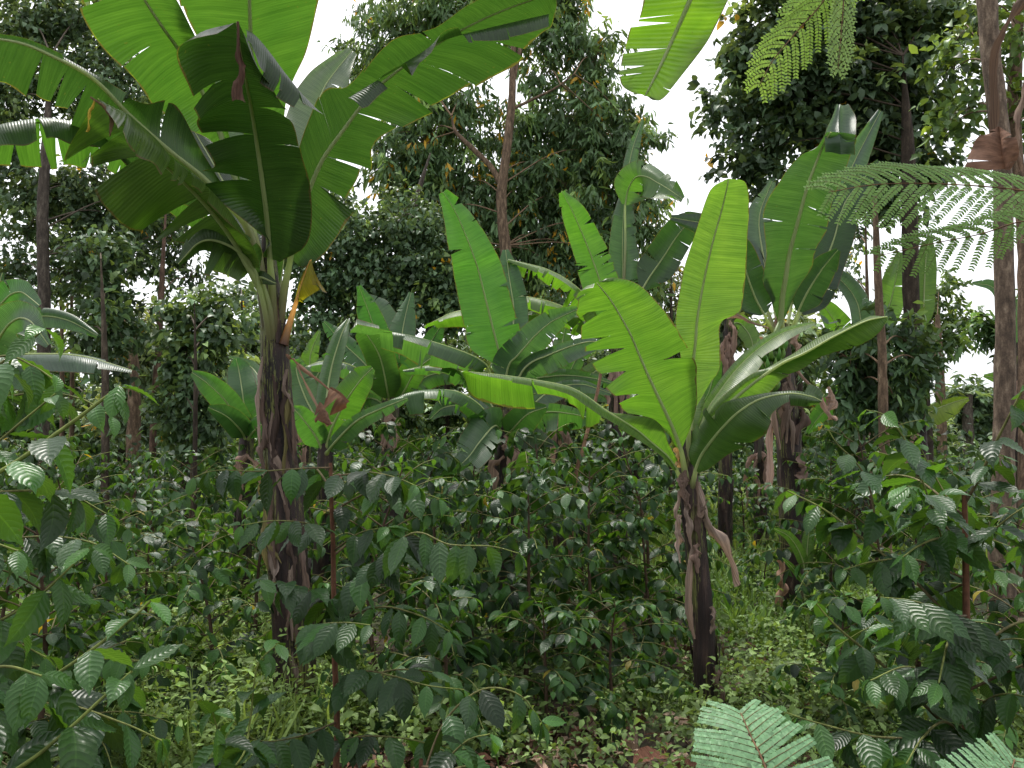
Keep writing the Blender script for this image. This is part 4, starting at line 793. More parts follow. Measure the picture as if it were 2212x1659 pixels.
# right: reddish upright stem
D = 2.6
hero('near coffee shrub at right, straight reddish brown stem and long branches sloping left', G(2090, D),
     [G(2092, D, -.05), P(2090, 1600, D), P(2088, 1400, D), P(2086, 1200, D), P(2083, 1062, D)], [
     (PP(D, (2084, 1370), (1966, 1246, .05), (1865, 1165, .1), (1781, 1101, .15), (1700, 1060, .2)), dict(L=.165, gap=.065, rad=.006)),
     (PP(D, (2074, 1599), (1919, 1448, -.05), (1811, 1357, -.1), (1760, 1300, -.1)), dict(L=.165, gap=.065, rad=.006)),
     (PP(D, (2086, 1085), (2117, 1029, -.05), (2158, 942, -.15), (2208, 844, -.2), (2260, 740, -.25)), dict(L=.14, gap=.075, rad=.006, base_young=.1)),
     (PP(D, (1899, 1190, .1), (1880, 1060, .1), (1850, 1000, .1), (1811, 962, .1), (1790, 930, .1)), dict(L=.165, base_young=.12)),
     (PP(D, (2040, 1180, .1), (2000, 1060), (1960, 960), (1915, 900), (1870, 885)), dict(L=.165, base_young=.15, wc=(1.3, 1.9, .7))),
     (PP(D, (2086, 1200), (2130, 1160, -.1), (2190, 1110, -.2), (2260, 1070, -.2)), {}),
     (PP(D, (2086, 1190), (2030, 1120, -.1), (1990, 1060, -.2), (1960, 1050, -.3)), dict(base_young=.25)),
     (PP(D, (2088, 1420), (2140, 1390, -.1), (2200, 1380, -.2), (2270, 1400, -.2)), {}),
     (PP(D, (2088, 1330), (2050, 1330, -.3), (1980, 1300, -.5), (1900, 1290, -.6)), {}),
     (PP(D, (2090, 1500), (2030, 1470, -.2), (1960, 1440, -.4), (1880, 1470, -.5)), {}),
     (PP(D, (2090, 1540), (2160, 1500, -.2), (2240, 1510, -.3)), {}),
     (PP(D, (2088, 1640), (1990, 1600, -.2), (1880, 1590, -.3), (1760, 1560, -.35), (1700, 1540, -.35)), dict(base_young=.1)),
     (PP(D, (2086, 1260), (2020, 1280, .2), (1930, 1240, .4), (1850, 1180, .5)), {}),
     (PP(D, (2086, 1150), (2060, 1100, .2), (2010, 1010, .3), (1985, 960, .3)), dict(base_young=.2)),
     (PP(D, (2088, 1450), (2000, 1390, .3), (1900, 1350, .5), (1800, 1400, .6)), {}),
     ], autos(7, .2, .95, (.3, .6)), 203, .016)
D = 2.4
hero('low coffee shrub at the bottom centre with large quilted leaves near the camera', G(900, D),
     [G(900, D, -.05), P(905, 1760, D), P(910, 1640, D)], [
     (PP(D, (905, 1740), (960, 1650, -.1), (1010, 1600, -.15), (1060, 1585, -.2)), dict(L=.165, base_young=.12)),
     (PP(D, (905, 1700), (960, 1560, .1), (1040, 1490, .1), (1120, 1500, .1), (1170, 1560, .1)), dict(L=.15, base_young=.05)),
     (PP(D, (905, 1750), (830, 1700, -.1), (760, 1680, -.2)), {}), (PP(D, (908, 1700), (1000, 1690, -.2), (1100, 1660, -.2)), {})], autos(3, .5, 1, (.2, .4)), 204, .012)
D = 2.3
hero('low coffee shrub at the bottom left with quilted leaves over the brown litter', G(430, D),
     [G(430, D, -.05), P(435, 1800, D), P(440, 1690, D)], [
     (PP(D, (440, 1760), (460, 1660, -.1), (470, 1590, -.15), (460, 1540, -.2)), dict(L=.165, base_young=.12)),
     (PP(D, (440, 1720), (520, 1640), (540, 1560, .1), (556, 1440, .1), (600, 1390, .1)), dict(L=.15, base_young=.2, wc=(1.3, 1.9, .6))),
     (PP(D, (440, 1740), (360, 1700, -.1), (300, 1690, -.2)), {})], autos(2, .5, 1, (.2, .4)), 205, .012)
# small shoot of a young banana sucker by the fruiting stem
def sucker():
    root = thing('banana_sucker', 'pale green young banana sucker beside the foot of the fruiting stem', 'banana plant', tuple(G(1745, 6.5)))
    for q, (M, a) in enumerate([([(1742, 1250, 6.5), (1730, 1200, 6.45), (1705, 1160, 6.4), (1672, 1142, 6.35)], 13), ([(1742, 1250, 6.5), (1744, 1180, 6.5), (1752, 1120, 6.5)], 15), ([(1742, 1270, 6.5), (1715, 1230, 6.4), (1690, 1205, 6.35)], 7)]):
        sleaf(root, M, a, a, 700+q, tint=(.22, .38, .08), rib=.008, k=4, tl=0, tr=0, n=22)
    mb = MB(); mb.tube(cr([G(1745, 6.5, -.05), P(1744, 1300, 6.5), P(1742, 1245, 6.5)], 10), [.03]*4+[.022]*6, 8, (1, 1, .9)); part(mb, 'stalk', M_PET, root)
sucker()

# ------------------------------------------------------------------ shade trees
TG = 'shade trees among and behind the banana plants'
DK, MDG, LTG = (.08, .125, .065), (.06, .11, .04), (.10, .17, .05)
def tree(label, trunks, blobs, seed, d, tint=DK, L=.15, T=TL, per=14, droop=.5, yel=.004, clus=.30, wood=(1, 1, 1), limb=True, jit=.3, name='shade_tree', dens=1.0, group=TG, loc=None, spread=.9, boff=.6):
    """trunks: [(points px,py[,depth offset], radii)], blobs: (px, py, rx, ry, clusters[, depth offset, depth half])"""
    r = np.random.default_rng(seed)
    t0 = trunks[0][0][0]; root = thing(name, label, 'tree', tuple(loc if loc is not None else G(t0[0], d)), group)
    allp = []
    for i, (pts, rad) in enumerate(trunks):
        w_ = [P(p[0], p[1], d+(p[2] if len(p) > 2 else 0)) for p in pts]
        if i == 0: w_[0][2] = -.1
        p = cr(w_, 30); rr = np.interp(np.linspace(0, 1, 30), np.linspace(0, 1, len(rad)), rad)
        ru = 1+.05*r.standard_normal((30, 10))+.06*np.sin(np.linspace(0, 6.28, 10)*2+r.random()*6)[None]
        m = MB(); m.tube(p, rr, 10, wood, ru); part(m, 'trunk' if i == 0 else 'limb', M_BRK, root); allp.append(p)
    ap = np.vstack([a[8:] for a in allp]); fol, tw = MB(), MB()
    for b in blobs:
        px, py, rx, ry, nc = b[:5]; do = (b[5] if len(b) > 5 else 0)+boff; dh = b[6] if len(b) > 6 else None
        c = P(px, py, d+do); sx, sz = rx/FPX*(d+do), ry/FPX*(d+do); sy = dh or .8*(sx+sz)/2
        n = int(nc*dens); u = nrm(r.standard_normal((n, 3)))*(r.random((n, 1))**.45)
        cc = c+u*[sx, sy, sz]+.1*r.standard_normal((n, 3))
        if limb:
            a = ap[np.argmin(np.linalg.norm(ap-c+[0, 0, r.uniform(.1, 1.2)*sz], axis=1))]
            tw.tube(cr([a, a*.5+c*.5+[0, 0, .12*np.linalg.norm(c-a)], c], 10), np.linspace(.011+.006*min(sx, 2), .004, 10), 5, wood)
            for q in r.choice(n, max(1, n//4), replace=False):
                tw.tube(cr([c+(cc[q]-c)*.1, c*.5+cc[q]*.5+[0, 0, .1], cc[q]], 5), [.008, .007, .006, .004, .003], 3, wood)
        out = nrm(u*[1, 1, .6]+.6*r.standard_normal((n, 3))+[0, 0, .15]); k = per
        cp = np.repeat(cc, k, 0); co = np.repeat(out, k, 0); tt = r.random((n*k, 1))
        pos = cp+co*(tt-.3)*clus+.05*r.standard_normal((n*k, 3))
        dd = nrm(co*.5+spread*r.standard_normal((n*k, 3))*[1, 1, .5]-[0, 0, droop])
        nz = nrm(np.array([0, 0, 1.])+.55*r.standard_normal((n*k, 3)))
        base = np.array(tint)*np.repeat((1+jit*r.standard_normal((n, 1))).clip(.45, 2.0), k, 0)*(1+.2*r.standard_normal((n*k, 1))).clip(.5, 1.6)
        yg = np.repeat(r.random(n) < .16, k); base[yg] = base[yg]*[1.9, 1.7, 1.2]
        ye = np.repeat(r.random(n) < yel*4, k) & (r.random(n*k) < .3); base[ye] = np.array([.60, .34, .03])
        scatter(fol, T, pos, dd, nz, L*(.65+.6*r.random(n*k)), base, r)
    part(fol, 'crown', M_FOL, root)
    if tw.n: part(tw, 'twigs', M_TWG, root)
    return root
TN = (1.9, 1.6, 1.3); GY = (1.0, .95, .85); DKW = (.55, .5, .45)
tree('tall tree in the centre, forked tan trunk and drooping leaves, some turned yellow',
     [([(1105, 1000), (1098, 780), (1098, 600), (1085, 470), (1085, 400), (1098, 300), (1105, 220), (1108, 140), (1112, 20), (1115, -150)], [.13, .12, .11, .10, .095, .085, .075, .06, .045, .02]),
      ([(1086, 405), (1060, 360), (1020, 320), (985, 285), (975, 250)], [.06, .05, .045, .035, .008]), ([(1108, 235), (1160, 210), (1200, 190), (1240, 160)], [.03, .025, .02, .012]), ([(1106, 190), (1118, 130), (1135, 60), (1150, -20)], [.05, .045, .04, .03])],
     [(960, 40, 170, 70, 120), (820, 110, 95, 95, 75, .5), (1010, -60, 200, 80, 90), (1215, -10, 70, 60, 45), (1200, 70, 80, 70, 50), (1285, 130, 55, 90, 45), (1150, 280, 70, 70, 40), (1260, 260, 110, 95, 110), (1320, 330, 90, 110, 90), (1240, 420, 150, 90, 150),
      (1370, 300, 55, 60, 26), (1000, 230, 90, 50, 45), (920, 300, 110, 65, 80), (870, 370, 90, 60, 65), (1000, 400, 100, 70, 90), (930, 470, 100, 70, 80), (1060, 500, 80, 60, 60), (1170, 520, 110, 70, 90), (1330, 500, 95, 70, 80), (1180, 370, 70, 50, 50), (1400, 440, 40, 60, 14), (1090, 90, 60, 60, 20), (1180, 160, 60, 50, 22), (1010, 590, 90, 50, 45), (1210, 600, 100, 50, 50), (1130, 420, 70, 60, 40), (1090, 320, 60, 50, 24), (900, 200, 80, 50, 36), (960, 560, 90, 60, 50), (1290, 560, 90, 60, 50), (1100, 640, 120, 50, 60), (1380, 600, 60, 50, 30)],
     301, 14, (.115, .19, .085), .25, T=TN_, droop=1.15, yel=.022, wood=TN, clus=.42, per=18, dens=1.55, boff=1.1)
tree('dark leafy tree at upper left behind the biggest banana plant, thick straight trunk',
     [([(95, 990), (95, 720), (93, 560), (92, 450), (100, 300), (110, 120)], [.10, .085, .078, .075, .06, .01])],
     [(60, 60, 130, 90, 130), (190, 40, 110, 80, 100), (240, 170, 90, 80, 90), (110, 190, 110, 70, 100), (20, 240, 60, 50, 35), (60, 420, 90, 40, 55), (170, 420, 100, 60, 100), (270, 470, 90, 60, 85), (200, 540, 90, 45, 65), (340, 430, 90, 80, 80), (310, 300, 70, 80, 50), (60, 500, 60, 30, 22), (-60, 120, 80, 150, 80), (30, 590, 60, 40, 30), (150, 600, 70, 40, 36), (300, 570, 60, 40, 30), (20, 330, 60, 40, 40)],
     302, 11.5, (.10, .155, .085), .135, T=TW, droop=.45, dens=1.35, clus=.34, per=15, boff=.9)
tree('dark tree in the gap right of the biggest banana crown with a dim lichened trunk',
     [([(845, 1000), (850, 800), (862, 640), (878, 540), (900, 430), (930, 330)], [.11, .10, .09, .075, .05, .01])],
     [(760, 540, 70, 60, 75), (800, 600, 85, 55, 85), (700, 620, 60, 60, 55), (860, 480, 80, 60, 65), (720, 470, 60, 60, 45), (930, 600, 80, 50, 60), (720, 700, 70, 60, 60), (650, 560, 60, 70, 40), (960, 540, 60, 50, 40), (700, 780, 80, 60, 40), (860, 600, 70, 60, 60), (930, 660, 90, 60, 70), (820, 690, 80, 60, 50), (1000, 640, 70, 60, 50)],
     303, 12.5, (.095, .155, .08), .135, T=TW, droop=.6, dens=1.5, clus=.34, per=15, boff=-.2)
tree('dense dark tree at upper right above the fruiting banana plant, lichened dark trunk',
     [([(1992, 1010), (1990, 900), (1976, 780), (1968, 640), (1965, 470), (1960, 300), (1950, 120)], [.115, .10, .095, .092, .088, .07, .01])],
     [(1690, 60, 100, 90, 110), (1800, 40, 110, 80, 130), (1910, 60, 110, 90, 130), (1640, 130, 60, 60, 45), (1740, 180, 110, 70, 120), (1860, 190, 110, 80, 130), (1660, 240, 70, 45, 45), (1560, 245, 40, 28, 12), (1620, 330, 50, 50, 26), (1640, 380, 40, 26, 20), (1760, 290, 80, 60, 55), (1880, 310, 80, 60, 65), (1970, 240, 70, 60, 55), (1990, 120, 60, 60, 40), (2040, 40, 60, 60, 40), (1580, 120, 30, 40, 10), (1780, 370, 50, 40, 20), (1990, 350, 60, 40, 30), (1920, 420, 60, 50, 30)],
     304, 9.5, (.078, .125, .066), .17, T=TW, droop=.35, dens=1.25, clus=.32, wood=DKW)
tree('smooth grey trunked tree at the right edge, the nearer of the pair',
     [([(2165, 1360), (2164, 1200), (2168, 1000), (2172, 800), (2170, 600), (2166, 350), (2145, 150), (2132, 0), (2120, -160)], [.12, .105, .092, .083, .08, .078, .08, .088, .085])],
     [(2060, 150, 60, 50, 14), (2090, 240, 60, 50, 14), (2040, 280, 50, 40, 10), (2110, 80, 70, 60, 22), (2190, 190, 50, 60, 16), (2200, 60, 50, 60, 18)], 305, 6.9, (.09, .15, .05), .13, T=TW, wood=(1.6, 1.42, 1.28), dens=1.2, per=9)
tree('paler thinner tree trunk at the right edge just behind the smooth grey one',
     [([(2218, 1300), (2218, 1000), (2217, 700), (2214, 500), (2190, 300), (2196, 100), (2205, -100)], [.085, .08, .076, .074, .07, .06, .05])],
     [(2230, 20, 60, 80, 20), (2250, 280, 60, 60, 14)], 306, 7.6, (.045, .085, .03), .14, T=TW, wood=(2.0, 1.65, 1.4), per=9)
tree('young tree with big drooping dark leaves in front of the lichened trunk',
     [([(1908, 1010), (1908, 900), (1905, 760), (1898, 640), (1893, 520), (1890, 420)], [.055, .05, .045, .042, .035, .02])],
     [(1840, 770, 60, 35, 22), (1900, 750, 60, 40, 26), (1960, 740, 55, 40, 22), (1850, 830, 60, 45, 34), (1920, 820, 60, 45, 34), (1890, 880, 55, 36, 28), (1940, 890, 40, 40, 16), (2000, 790, 36, 36, 10)],
     307, 8.2, (.07, .125, .06), .17, T=TL, droop=.7, per=14, wood=TN, clus=.34, name='sapling')
tree('slender leaning pinkish trunk with no foliage low down, left of the big banana stem',
     [([(330, 985), (333, 880), (342, 760), (348, 640), (352, 560), (360, 430)], [.05, .045, .042, .04, .03, .008])],
     [(360, 520, 70, 60, 40), (410, 600, 60, 40, 25), (330, 450, 60, 50, 30)], 308, 11.0, (.05, .085, .04), .13, droop=.6, wood=(1.5, 1.15, 1.0), dens=1.3, name='slender_tree')
for q, (x0, x1, yt, d, rad, w_, lab, bl) in enumerate([
    (236, 218, 560, 10.0, .07, GY, 'upright dark tree with climbing leaves right of the thick straight trunk at left', [(215, 560, 60, 50, 40), (230, 640, 50, 40, 30), (235, 700, 60, 45, 34), (190, 720, 45, 40, 18), (250, 800, 40, 40, 14)]),
    (140, 128, 480, 13.0, .055, TN, 'thin pole like tree close to the right of the thick straight trunk at left', [(140, 520, 40, 40, 16), (120, 600, 40, 30, 9)]),
    (160, 152, 490, 13.5, .06, (1.5, 1.3, 1), 'second pale pole like tree at left, the farther right of the two poles', [(165, 470, 50, 40, 18), (150, 640, 30, 30, 6)]),
    (425, 420, 650, 9.5, .04, DKW, 'dark leafy young tree between the slender leaning trunk and the big banana stem', [(400, 690, 50, 45, 30), (450, 740, 60, 50, 36), (400, 780, 50, 50, 30), (440, 840, 50, 50, 34), (380, 860, 45, 50, 26), (420, 920, 60, 40, 36), (480, 680, 60, 50, 34)]),
    (1885, 1868, 420, 11.5, .05, TN, 'thin brown pole like tree left of the lichened trunk', [(1870, 440, 50, 40, 20), (1850, 520, 40, 40, 12), (1830, 600, 40, 40, 12)]),
    (1215, 1198, 760, 12.5, .09, (.8, .7, .65), 'brown trunk standing between the middle and the right banana plants', [(1180, 700, 60, 40, 30), (1240, 650, 60, 50, 32)]),
    (1450, 1450, 560, 15, .08, GY, 'pale olive bushy tree behind the lime green banana plant', [(1440, 600, 60, 70, 70), (1480, 680, 60, 60, 60), (1420, 700, 60, 60, 50), (1460, 780, 60, 60, 46), (1410, 540, 30, 40, 14)])]):
    tint = (.17, .21, .11) if q == 6 else (.088, .145, .072)
    tree(lab, [([(x0, 985), ((x0+x1)/2, (985+yt)/2+40), (x1, yt)], [rad*.8, rad*.65, rad*.12])], bl, 320+q, d, tint, .15, T=TW if q in (0, 3) else TL, wood=w_, per=12, name='slender_tree', dens=1.2)
tree('feathery light green tree beyond the lichened trunk at right', [([(2035, 960), (2030, 800), (2025, 680)], [.12, .1, .05])], [(2000, 680, 40, 60, 30), (2050, 690, 50, 50, 30), (2045, 740, 45, 36, 26), (1990, 760, 50, 50, 26), (2030, 620, 36, 40, 14)], 340, 20, (.10, .16, .06), .26, dens=1.3, wood=TN)
tree('rounded pale green tree far off at right under the open sky', [([(2090, 970), (2090, 900), (2095, 850)], [.2, .18, .1])], [(2090, 865, 60, 36, 60), (2140, 880, 50, 40, 50), (2060, 910, 50, 36, 44), (2120, 930, 70, 30, 54), (2180, 930, 60, 60, 54)], 341, 27, (.09, .14, .075), .36, dens=1.5)
tree('tree far off at right whose leafy branch ends show beside the smooth grey trunk', [([(2230, 960), (2225, 800), (2220, 700)], [.15, .12, .06])], [(2160, 720, 40, 26, 26), (2130, 700, 40, 20, 16), (2190, 690, 40, 50, 30), (2215, 760, 40, 50, 26)], 342, 18, (.07, .13, .05), .26, dens=1.2)
tree('pale feathery tree in the misty gap at left', [([(290, 980), (290, 850), (285, 720)], [.14, .1, .05])], [(280, 730, 60, 40, 40), (310, 800, 60, 50, 46), (250, 860, 50, 50, 36), (330, 690, 50, 30, 20), (290, 900, 70, 40, 36), (240, 680, 40, 40, 16), (300, 760, 60, 50, 40), (270, 920, 70, 40, 36)], 343, 12.6, (.17, .23, .14), .17, dens=1.2, wood=TN, yel=.02)  # mist of the gap is put into the pale foliage tint
tree('orange flowering treetop glimpsed at left between the trunks', [([(265, 980), (268, 850), (272, 720)], [.1, .08, .04])], [(268, 705, 20, 12, 14), (245, 690, 12, 10, 6)], 344, 16, (.5, .17, .05), .16, dens=1, limb=False, jit=.1)
for q, (px, yt, d, lab, w_) in enumerate([
    (0, 620, 17, 'broad dark tree behind the banana leaves at the left edge', 110), (100, 690, 16, 'bushy dark tree low behind the thick straight trunk at left', 100), (190, 860, 14.5, 'low bushy tree behind the coffee at left', 80), (400, 720, 14, 'hazy green tree behind the paddle leaved banana plant', 110), (520, 640, 16, 'dark tree directly behind the big brown banana stem', 90), (630, 690, 17.5, 'dark tree behind the yellow broken banana leaf', 90),
    (790, 800, 15.5, 'low dark tree behind the tufted small banana plant', 90), (960, 690, 16.5, 'green tree behind the low drooping middle leaves', 90), (1080, 740, 15.5, 'dim green tree behind the stem of the middle banana plant', 90), (1230, 730, 17, 'dim tree behind the finely torn leaves', 100), (1370, 780, 16, 'low tree behind the crown of the lime green banana plant', 90),
    (1560, 690, 15, 'pale tree in the gap left of the fruiting banana plant', 90), (1720, 700, 15, 'tree far behind the fruiting banana stem', 100), (1850, 880, 21, 'low tree far behind the young dark leaved tree', 90), (1960, 900, 24, 'low olive tree far beyond the lichened trunk', 90)]):
    r = np.random.default_rng(400+q); b = []
    for k in range(9): b.append((px+r.normal()*w_*.5, yt+(960-yt)*r.random()**1.1, w_*r.uniform(.35, .6), w_*r.uniform(.3, .5), 36, r.normal()*.5))
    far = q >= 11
    tree(lab, [([(px, 985), (px+6, (985+yt)/2), (px+2, yt)], [.09, .07, .01])], b, 420+q, d, tuple(np.array((.17, .24, .12) if far or q == 3 else (.115, .18, .085))*r.uniform(.85, 1.2)), .2 if not far else .26, T=TW if q % 2 else TL, per=12, dens=1.15, wood=DKW, name='background_tree')  # hazy tree shares the far trees' paler tint, haze put into colour

def wood_far():
    r = np.random.default_rng(9); fol = MB()
    n = 2600; x = r.uniform(-60, 60, n); y = r.uniform(34, 60, n); z = .3+r.random(n)**1.2*np.interp(x, [-60, -20, 0, 12, 18, 60], [5.5, 5, 4.5, 4, 2.6, 3.4])
    k = 9; c = np.repeat(np.stack([x, y, z], 1), k, 0)+.5*r.standard_normal((n*k, 3))
    col = np.array([.12, .18, .095])*np.repeat((1+.3*r.standard_normal((n, 1))).clip(.4, 1.8), k, 0)
    scatter(fol, TW, c, nrm(r.standard_normal((n*k, 3))-[0, 0, .5]), nrm(r.standard_normal((n*k, 3))+[0, -.5, 1.]), .7*(.6+.7*r.random(n*k)), col, r)
    tag(fol.build('distant_wood', M_FOL), None, None, kind='stuff')
wood_far()

# ------------------------------------------------------------------ undergrowth, litter, thicket
def undergrowth():
    r = np.random.default_rng(21); g = MB()
    def patch(n, ymin, ymax, hmin, hmax, col, blade, per, fn=None, T=TW):
        y = ymin*(ymax/ymin)**r.random(n); x = (r.random(n)*2-1)*.72*(y+.4)
        dens = np.sin(x*1.9+.7*y)*np.cos(y*1.5-x*.6)+.6*r.standard_normal(n)
        m = dens > .05 if fn is None else fn(x, y)
        x, y = x[m], y[m]; n = len(x); h = r.uniform(hmin, hmax, n)
        k = per; b = np.repeat(np.stack([x, y, 0*x], 1), k, 0); hh = np.repeat(h, k); t = r.random(n*k)**.8
        lean = np.repeat(.18*r.standard_normal((n, 2)), k, 0)
        pos = b+np.stack([lean[:, 0]*t*hh+.03*r.standard_normal(n*k), lean[:, 1]*t*hh+.03*r.standard_normal(n*k), t*hh], 1)
        d = nrm(r.standard_normal((n*k, 3))*[1, 1, .35]+[0, 0, .25]); nz = nrm([0, 0, 1.]+.45*r.standard_normal((n*k, 3)))
        c = np.array(col)*np.repeat((1+.3*r.standard_normal((n, 1))).clip(.4, 1.8), k, 0)*(1+.2*r.standard_normal((n*k, 1))).clip(.5, 1.5)
        scatter(g, T, pos, d, nz, blade*(.5+r.random(n*k)), c, r)
    def grassy(n, ymin, ymax, h, col, fn, lw=.05):
        y = ymin*(ymax/ymin)**r.random(n); x = (r.random(n)*2-1)*.72*(y+.4); m = fn(x, y); x, y = x[m], y[m]; n = len(x)
        G_ = tmpl(4, 2, lw, lambda t: 1-.9*t**1.5, .55)
        d = nrm(np.stack([.35*r.standard_normal(n), .35*r.standard_normal(n), np.ones(n)], 1)); nz = nrm(np.stack([r.standard_normal(n), r.standard_normal(n), .3*np.ones(n)], 1))
        g.leaves(*G_, np.stack([x, y, -.02+0*x], 1), d, nz, h*(.5+.8*r.random(n)), np.array(col)*(1+.25*r.standard_normal((n, 1))).clip(.4, 1.7))
    litterzone = lambda x, y: ((x-.35)**2/1.6+(y-3.9)**2/.8 < 1) | ((x+1.3)**2/.8+(y-3.0)**2/.5 < 1)
    patch(6500, 2.0, 5.5, .04, .22, (.145, .22, .065), .045, 9, lambda x, y: ~litterzone(x, y) | (r.random(len(x)) < .4))
    patch(7500, 4.0, 14, .06, .36, (.155, .235, .07), .06, 9)
    pale = lambda x, y: ((x+2.7)**2/.7+(y-5.9)**2/3.0 < 1) | ((x+1.6)**2/.6+(y-4.6)**2/1.0 < 1)
    patch(9000, 3.2, 9, .10, .60, (.20, .30, .085), .05, 10, pale, TL)
    grassy(11000, 3.2, 9, .42, (.22, .31, .09), pale, .022)
    grassy(9000, 2.0, 7, .16, (.13, .20, .06), lambda x, y: (np.sin(x*2.3+y) > -.1) & ~litterzone(x, y))
    light = lambda x, y: ((x-2.6)**2/1.6+(y-8.6)**2/7 < 1) | ((x-3.5)**2/3+(y-13)**2/12 < 1)
    grassy(26000, 5, 18, .30, (.17, .29, .07), light)
    grassy(16000, 9, 26, .45, (.19, .27, .08), lambda x, y: x > -20)
    patch(3500, 5.5, 9, .05, .25, (.10, .17, .045), .05, 8, lambda x, y: (x > 1.6) & (x < 3.4))
    tag(g.build('undergrowth', M_GRS), None, None, kind='stuff')
undergrowth()
def litter():
    r = np.random.default_rng(33); g = MB()
    n = 15000; y = 2.0*(9/2.0)**r.random(n); x = (r.random(n)*2-1)*.72*(y+.4)
    m = (np.sin(x*1.3+2*y)+r.standard_normal(n)*.8 > .2) | (((x-.35)**2/1.4+(y-4.0)**2/.7 < 1)) | ((x+1.3)**2/1+(y-3.0)**2/.7 < 1)
    x, y = x[m], y[m]; n = len(x)
    pal = np.array([(.20, .125, .09), (.30, .22, .165), (.10, .06, .042), (.38, .30, .23), (.22, .11, .075)])
    TT = [tmpl(6, 3, w_, p_lan, dr, fo, .03, 2, tw) for w_, dr, fo, tw in ((.16, .8, .9, .8), (.09, .5, 1.2, -1), (.2, 1.2, .5, .5), (.05, .3, 1.2, 1.2), (.06, .9, 1.0, -1.2))]
    d = nrm(np.stack([r.standard_normal(n), r.standard_normal(n), .25*r.standard_normal(n)+.1], 1)); nz = nrm([0, 0, 1.]+.35*r.standard_normal((n, 3)))
    scatter(g, TT, np.stack([x, y, .0+.03*r.random(n)], 1), d, nz, .035+.20*r.random(n)**3, pal[r.integers(0, 5, n)]*(.7+.6*r.random((n, 1))), r)
    tag(g.build('leaf_litter', M_LIT), None, None, kind='stuff')
litter()
def thicket():
    r = np.random.default_rng(44); g = MB()
    n = 1500; y = r.uniform(9.5, 22, n); x = (r.random(n)*2-1)*.70*y; h = r.uniform(.2, 1.45, n)
    m = ~(((x-2.9)**2/.8+(y-11)**2/30 < 1)) & ~((x > .50*y) & (y > 14)); x, y, h = x[m], y[m], h[m]; n = len(x); k = 26
    c = np.repeat(np.stack([x, y, h], 1), k, 0)+r.standard_normal((n*k, 3))*[.28, .28, .2]; c[:, 2] = np.maximum(c[:, 2], .03)
    col = np.array([.04, .08, .03])*np.repeat((1+.4*r.standard_normal((n, 1))).clip(.4, 2.2), k, 0)
    yg = np.repeat(r.random(n) < .15, k); col[yg] *= [2.2, 2.0, 1.2]
    scatter(g, TW, c, nrm(r.standard_normal((n*k, 3))*[1, 1, .5]-[0, 0, .4]), nrm([0, 0, 1.]+.5*r.standard_normal((n*k, 3))), .14*(.6+.7*r.random(n*k)), col, r)
    tag(g.build('distant_thicket', M_FOL), None, None, kind='stuff')
thicket()

# ------------------------------------------------------------------ feathery (twice divided) fronds
def frond(root, rach, plen, npair, seed, tint, leaflet=.011, ang=.75, prof=None, sag=.15, plane=(0, 0, 1), gap=.004, width=.3):
    r = np.random.default_rng(seed); p = cr(rach, 60); s = np.concatenate([[0], np.cumsum(np.linalg.norm(np.diff(p, axis=0), axis=1))])
    wd, fl = MB(), MB(); wd.tube(p, np.linspace(.0022, .0009, 60), 5, (1.3, .9, .6))
    T = tmpl(3, 2, width, lambda t: .35+.65*np.sin(np.pi*np.clip(t*.9+.1, 0, 1)), .1); tan = nrm(np.gradient(p, axis=0))
    for i in range(npair):
        f = .10+.88*i/(npair-1); b = np.array([np.interp(f*s[-1], s, p[:, c]) for c in range(3)]); t = nrm(np.array([np.interp(f*s[-1], s, tan[:, c]) for c in range(3)]))
        L = plen*(np.sin(np.pi*(.12+.80*f))**.7 if prof is None else prof(f)); ag = ang+(.5*f**3 if prof else 0); sd = nrm(np.cross(t, plane)); n0 = np.cross(sd, t)
        for sg in (-1, 1):
            d = nrm(t*(ag+.05*r.standard_normal())+sg*sd); e = b+d*L*(.93+.12*r.random())+t*L*.12-np.array([0, 0, sag*L])
            q = cr([b, b+d*L*.5-np.array([0, 0, .0]), e], 12); wd.tube(q, np.linspace(.0009, .0005, 12), 3, (1.0, 1.1, .5))
            qs = np.concatenate([[0], np.cumsum(np.linalg.norm(np.diff(q, axis=0), axis=1))]); m = max(4, int(L/gap)); u = np.linspace(.04, 1, m)*qs[-1]
            pp = np.stack([np.interp(u, qs, q[:, c]) for c in range(3)], 1); dt = nrm(np.stack([np.interp(u, qs, np.gradient(q[:, c])) for c in range(3)], 1))
            s2 = nrm(np.cross(dt, n0))
            for g2 in (-1, 1):
                fl.leaves(*T, pp, nrm(dt*.7+g2*s2+.08*r.standard_normal((m, 3))), nrm(n0+.12*r.standard_normal((m, 3))), leaflet*np.sqrt(np.clip(1.15-u/qs[-1]*.6, .3, 1)), np.array(tint)*(1+.12*r.standard_normal((m, 1))).clip(.6, 1.4))
    o = part(fl, 'frond', M_FRN, root); part(wd, 'rachis', M_TWG, o)
def seedling(label, base, rach, plen, npair, seed, tint, stem=True):
    root = thing('feathery_seedling', label, 'seedling', tuple(base), 'feathery seedlings in the foreground')
    if stem:
        mb = MB(); mb.tube(cr([np.array(base)-[0, 0, .05], np.array(base)*.5+rach[0]*.5+[.02, -.03, .05], rach[0]], 14), np.linspace(.006, .003, 14), 6, (.8, .6, .5)); part(mb, 'stem', M_TWG, root)
    frond(root, rach, plen, npair, seed, tint, plane=(0, -.75, .65), leaflet=.0088, gap=.0034, width=.34, ang=.35, prof=lambda f: 1-.55*f**2)
PALE = (.19, .335, .165)
seedling('feathery pale green frond at the bottom edge in front of the fruiting banana plant', (.52, 1.0, 0), [P(1700, 1800, 1.10), P(1654, 1659, 1.16), P(1622, 1590, 1.2), P(1600, 1540, 1.24)], .108, 14, 501, PALE)
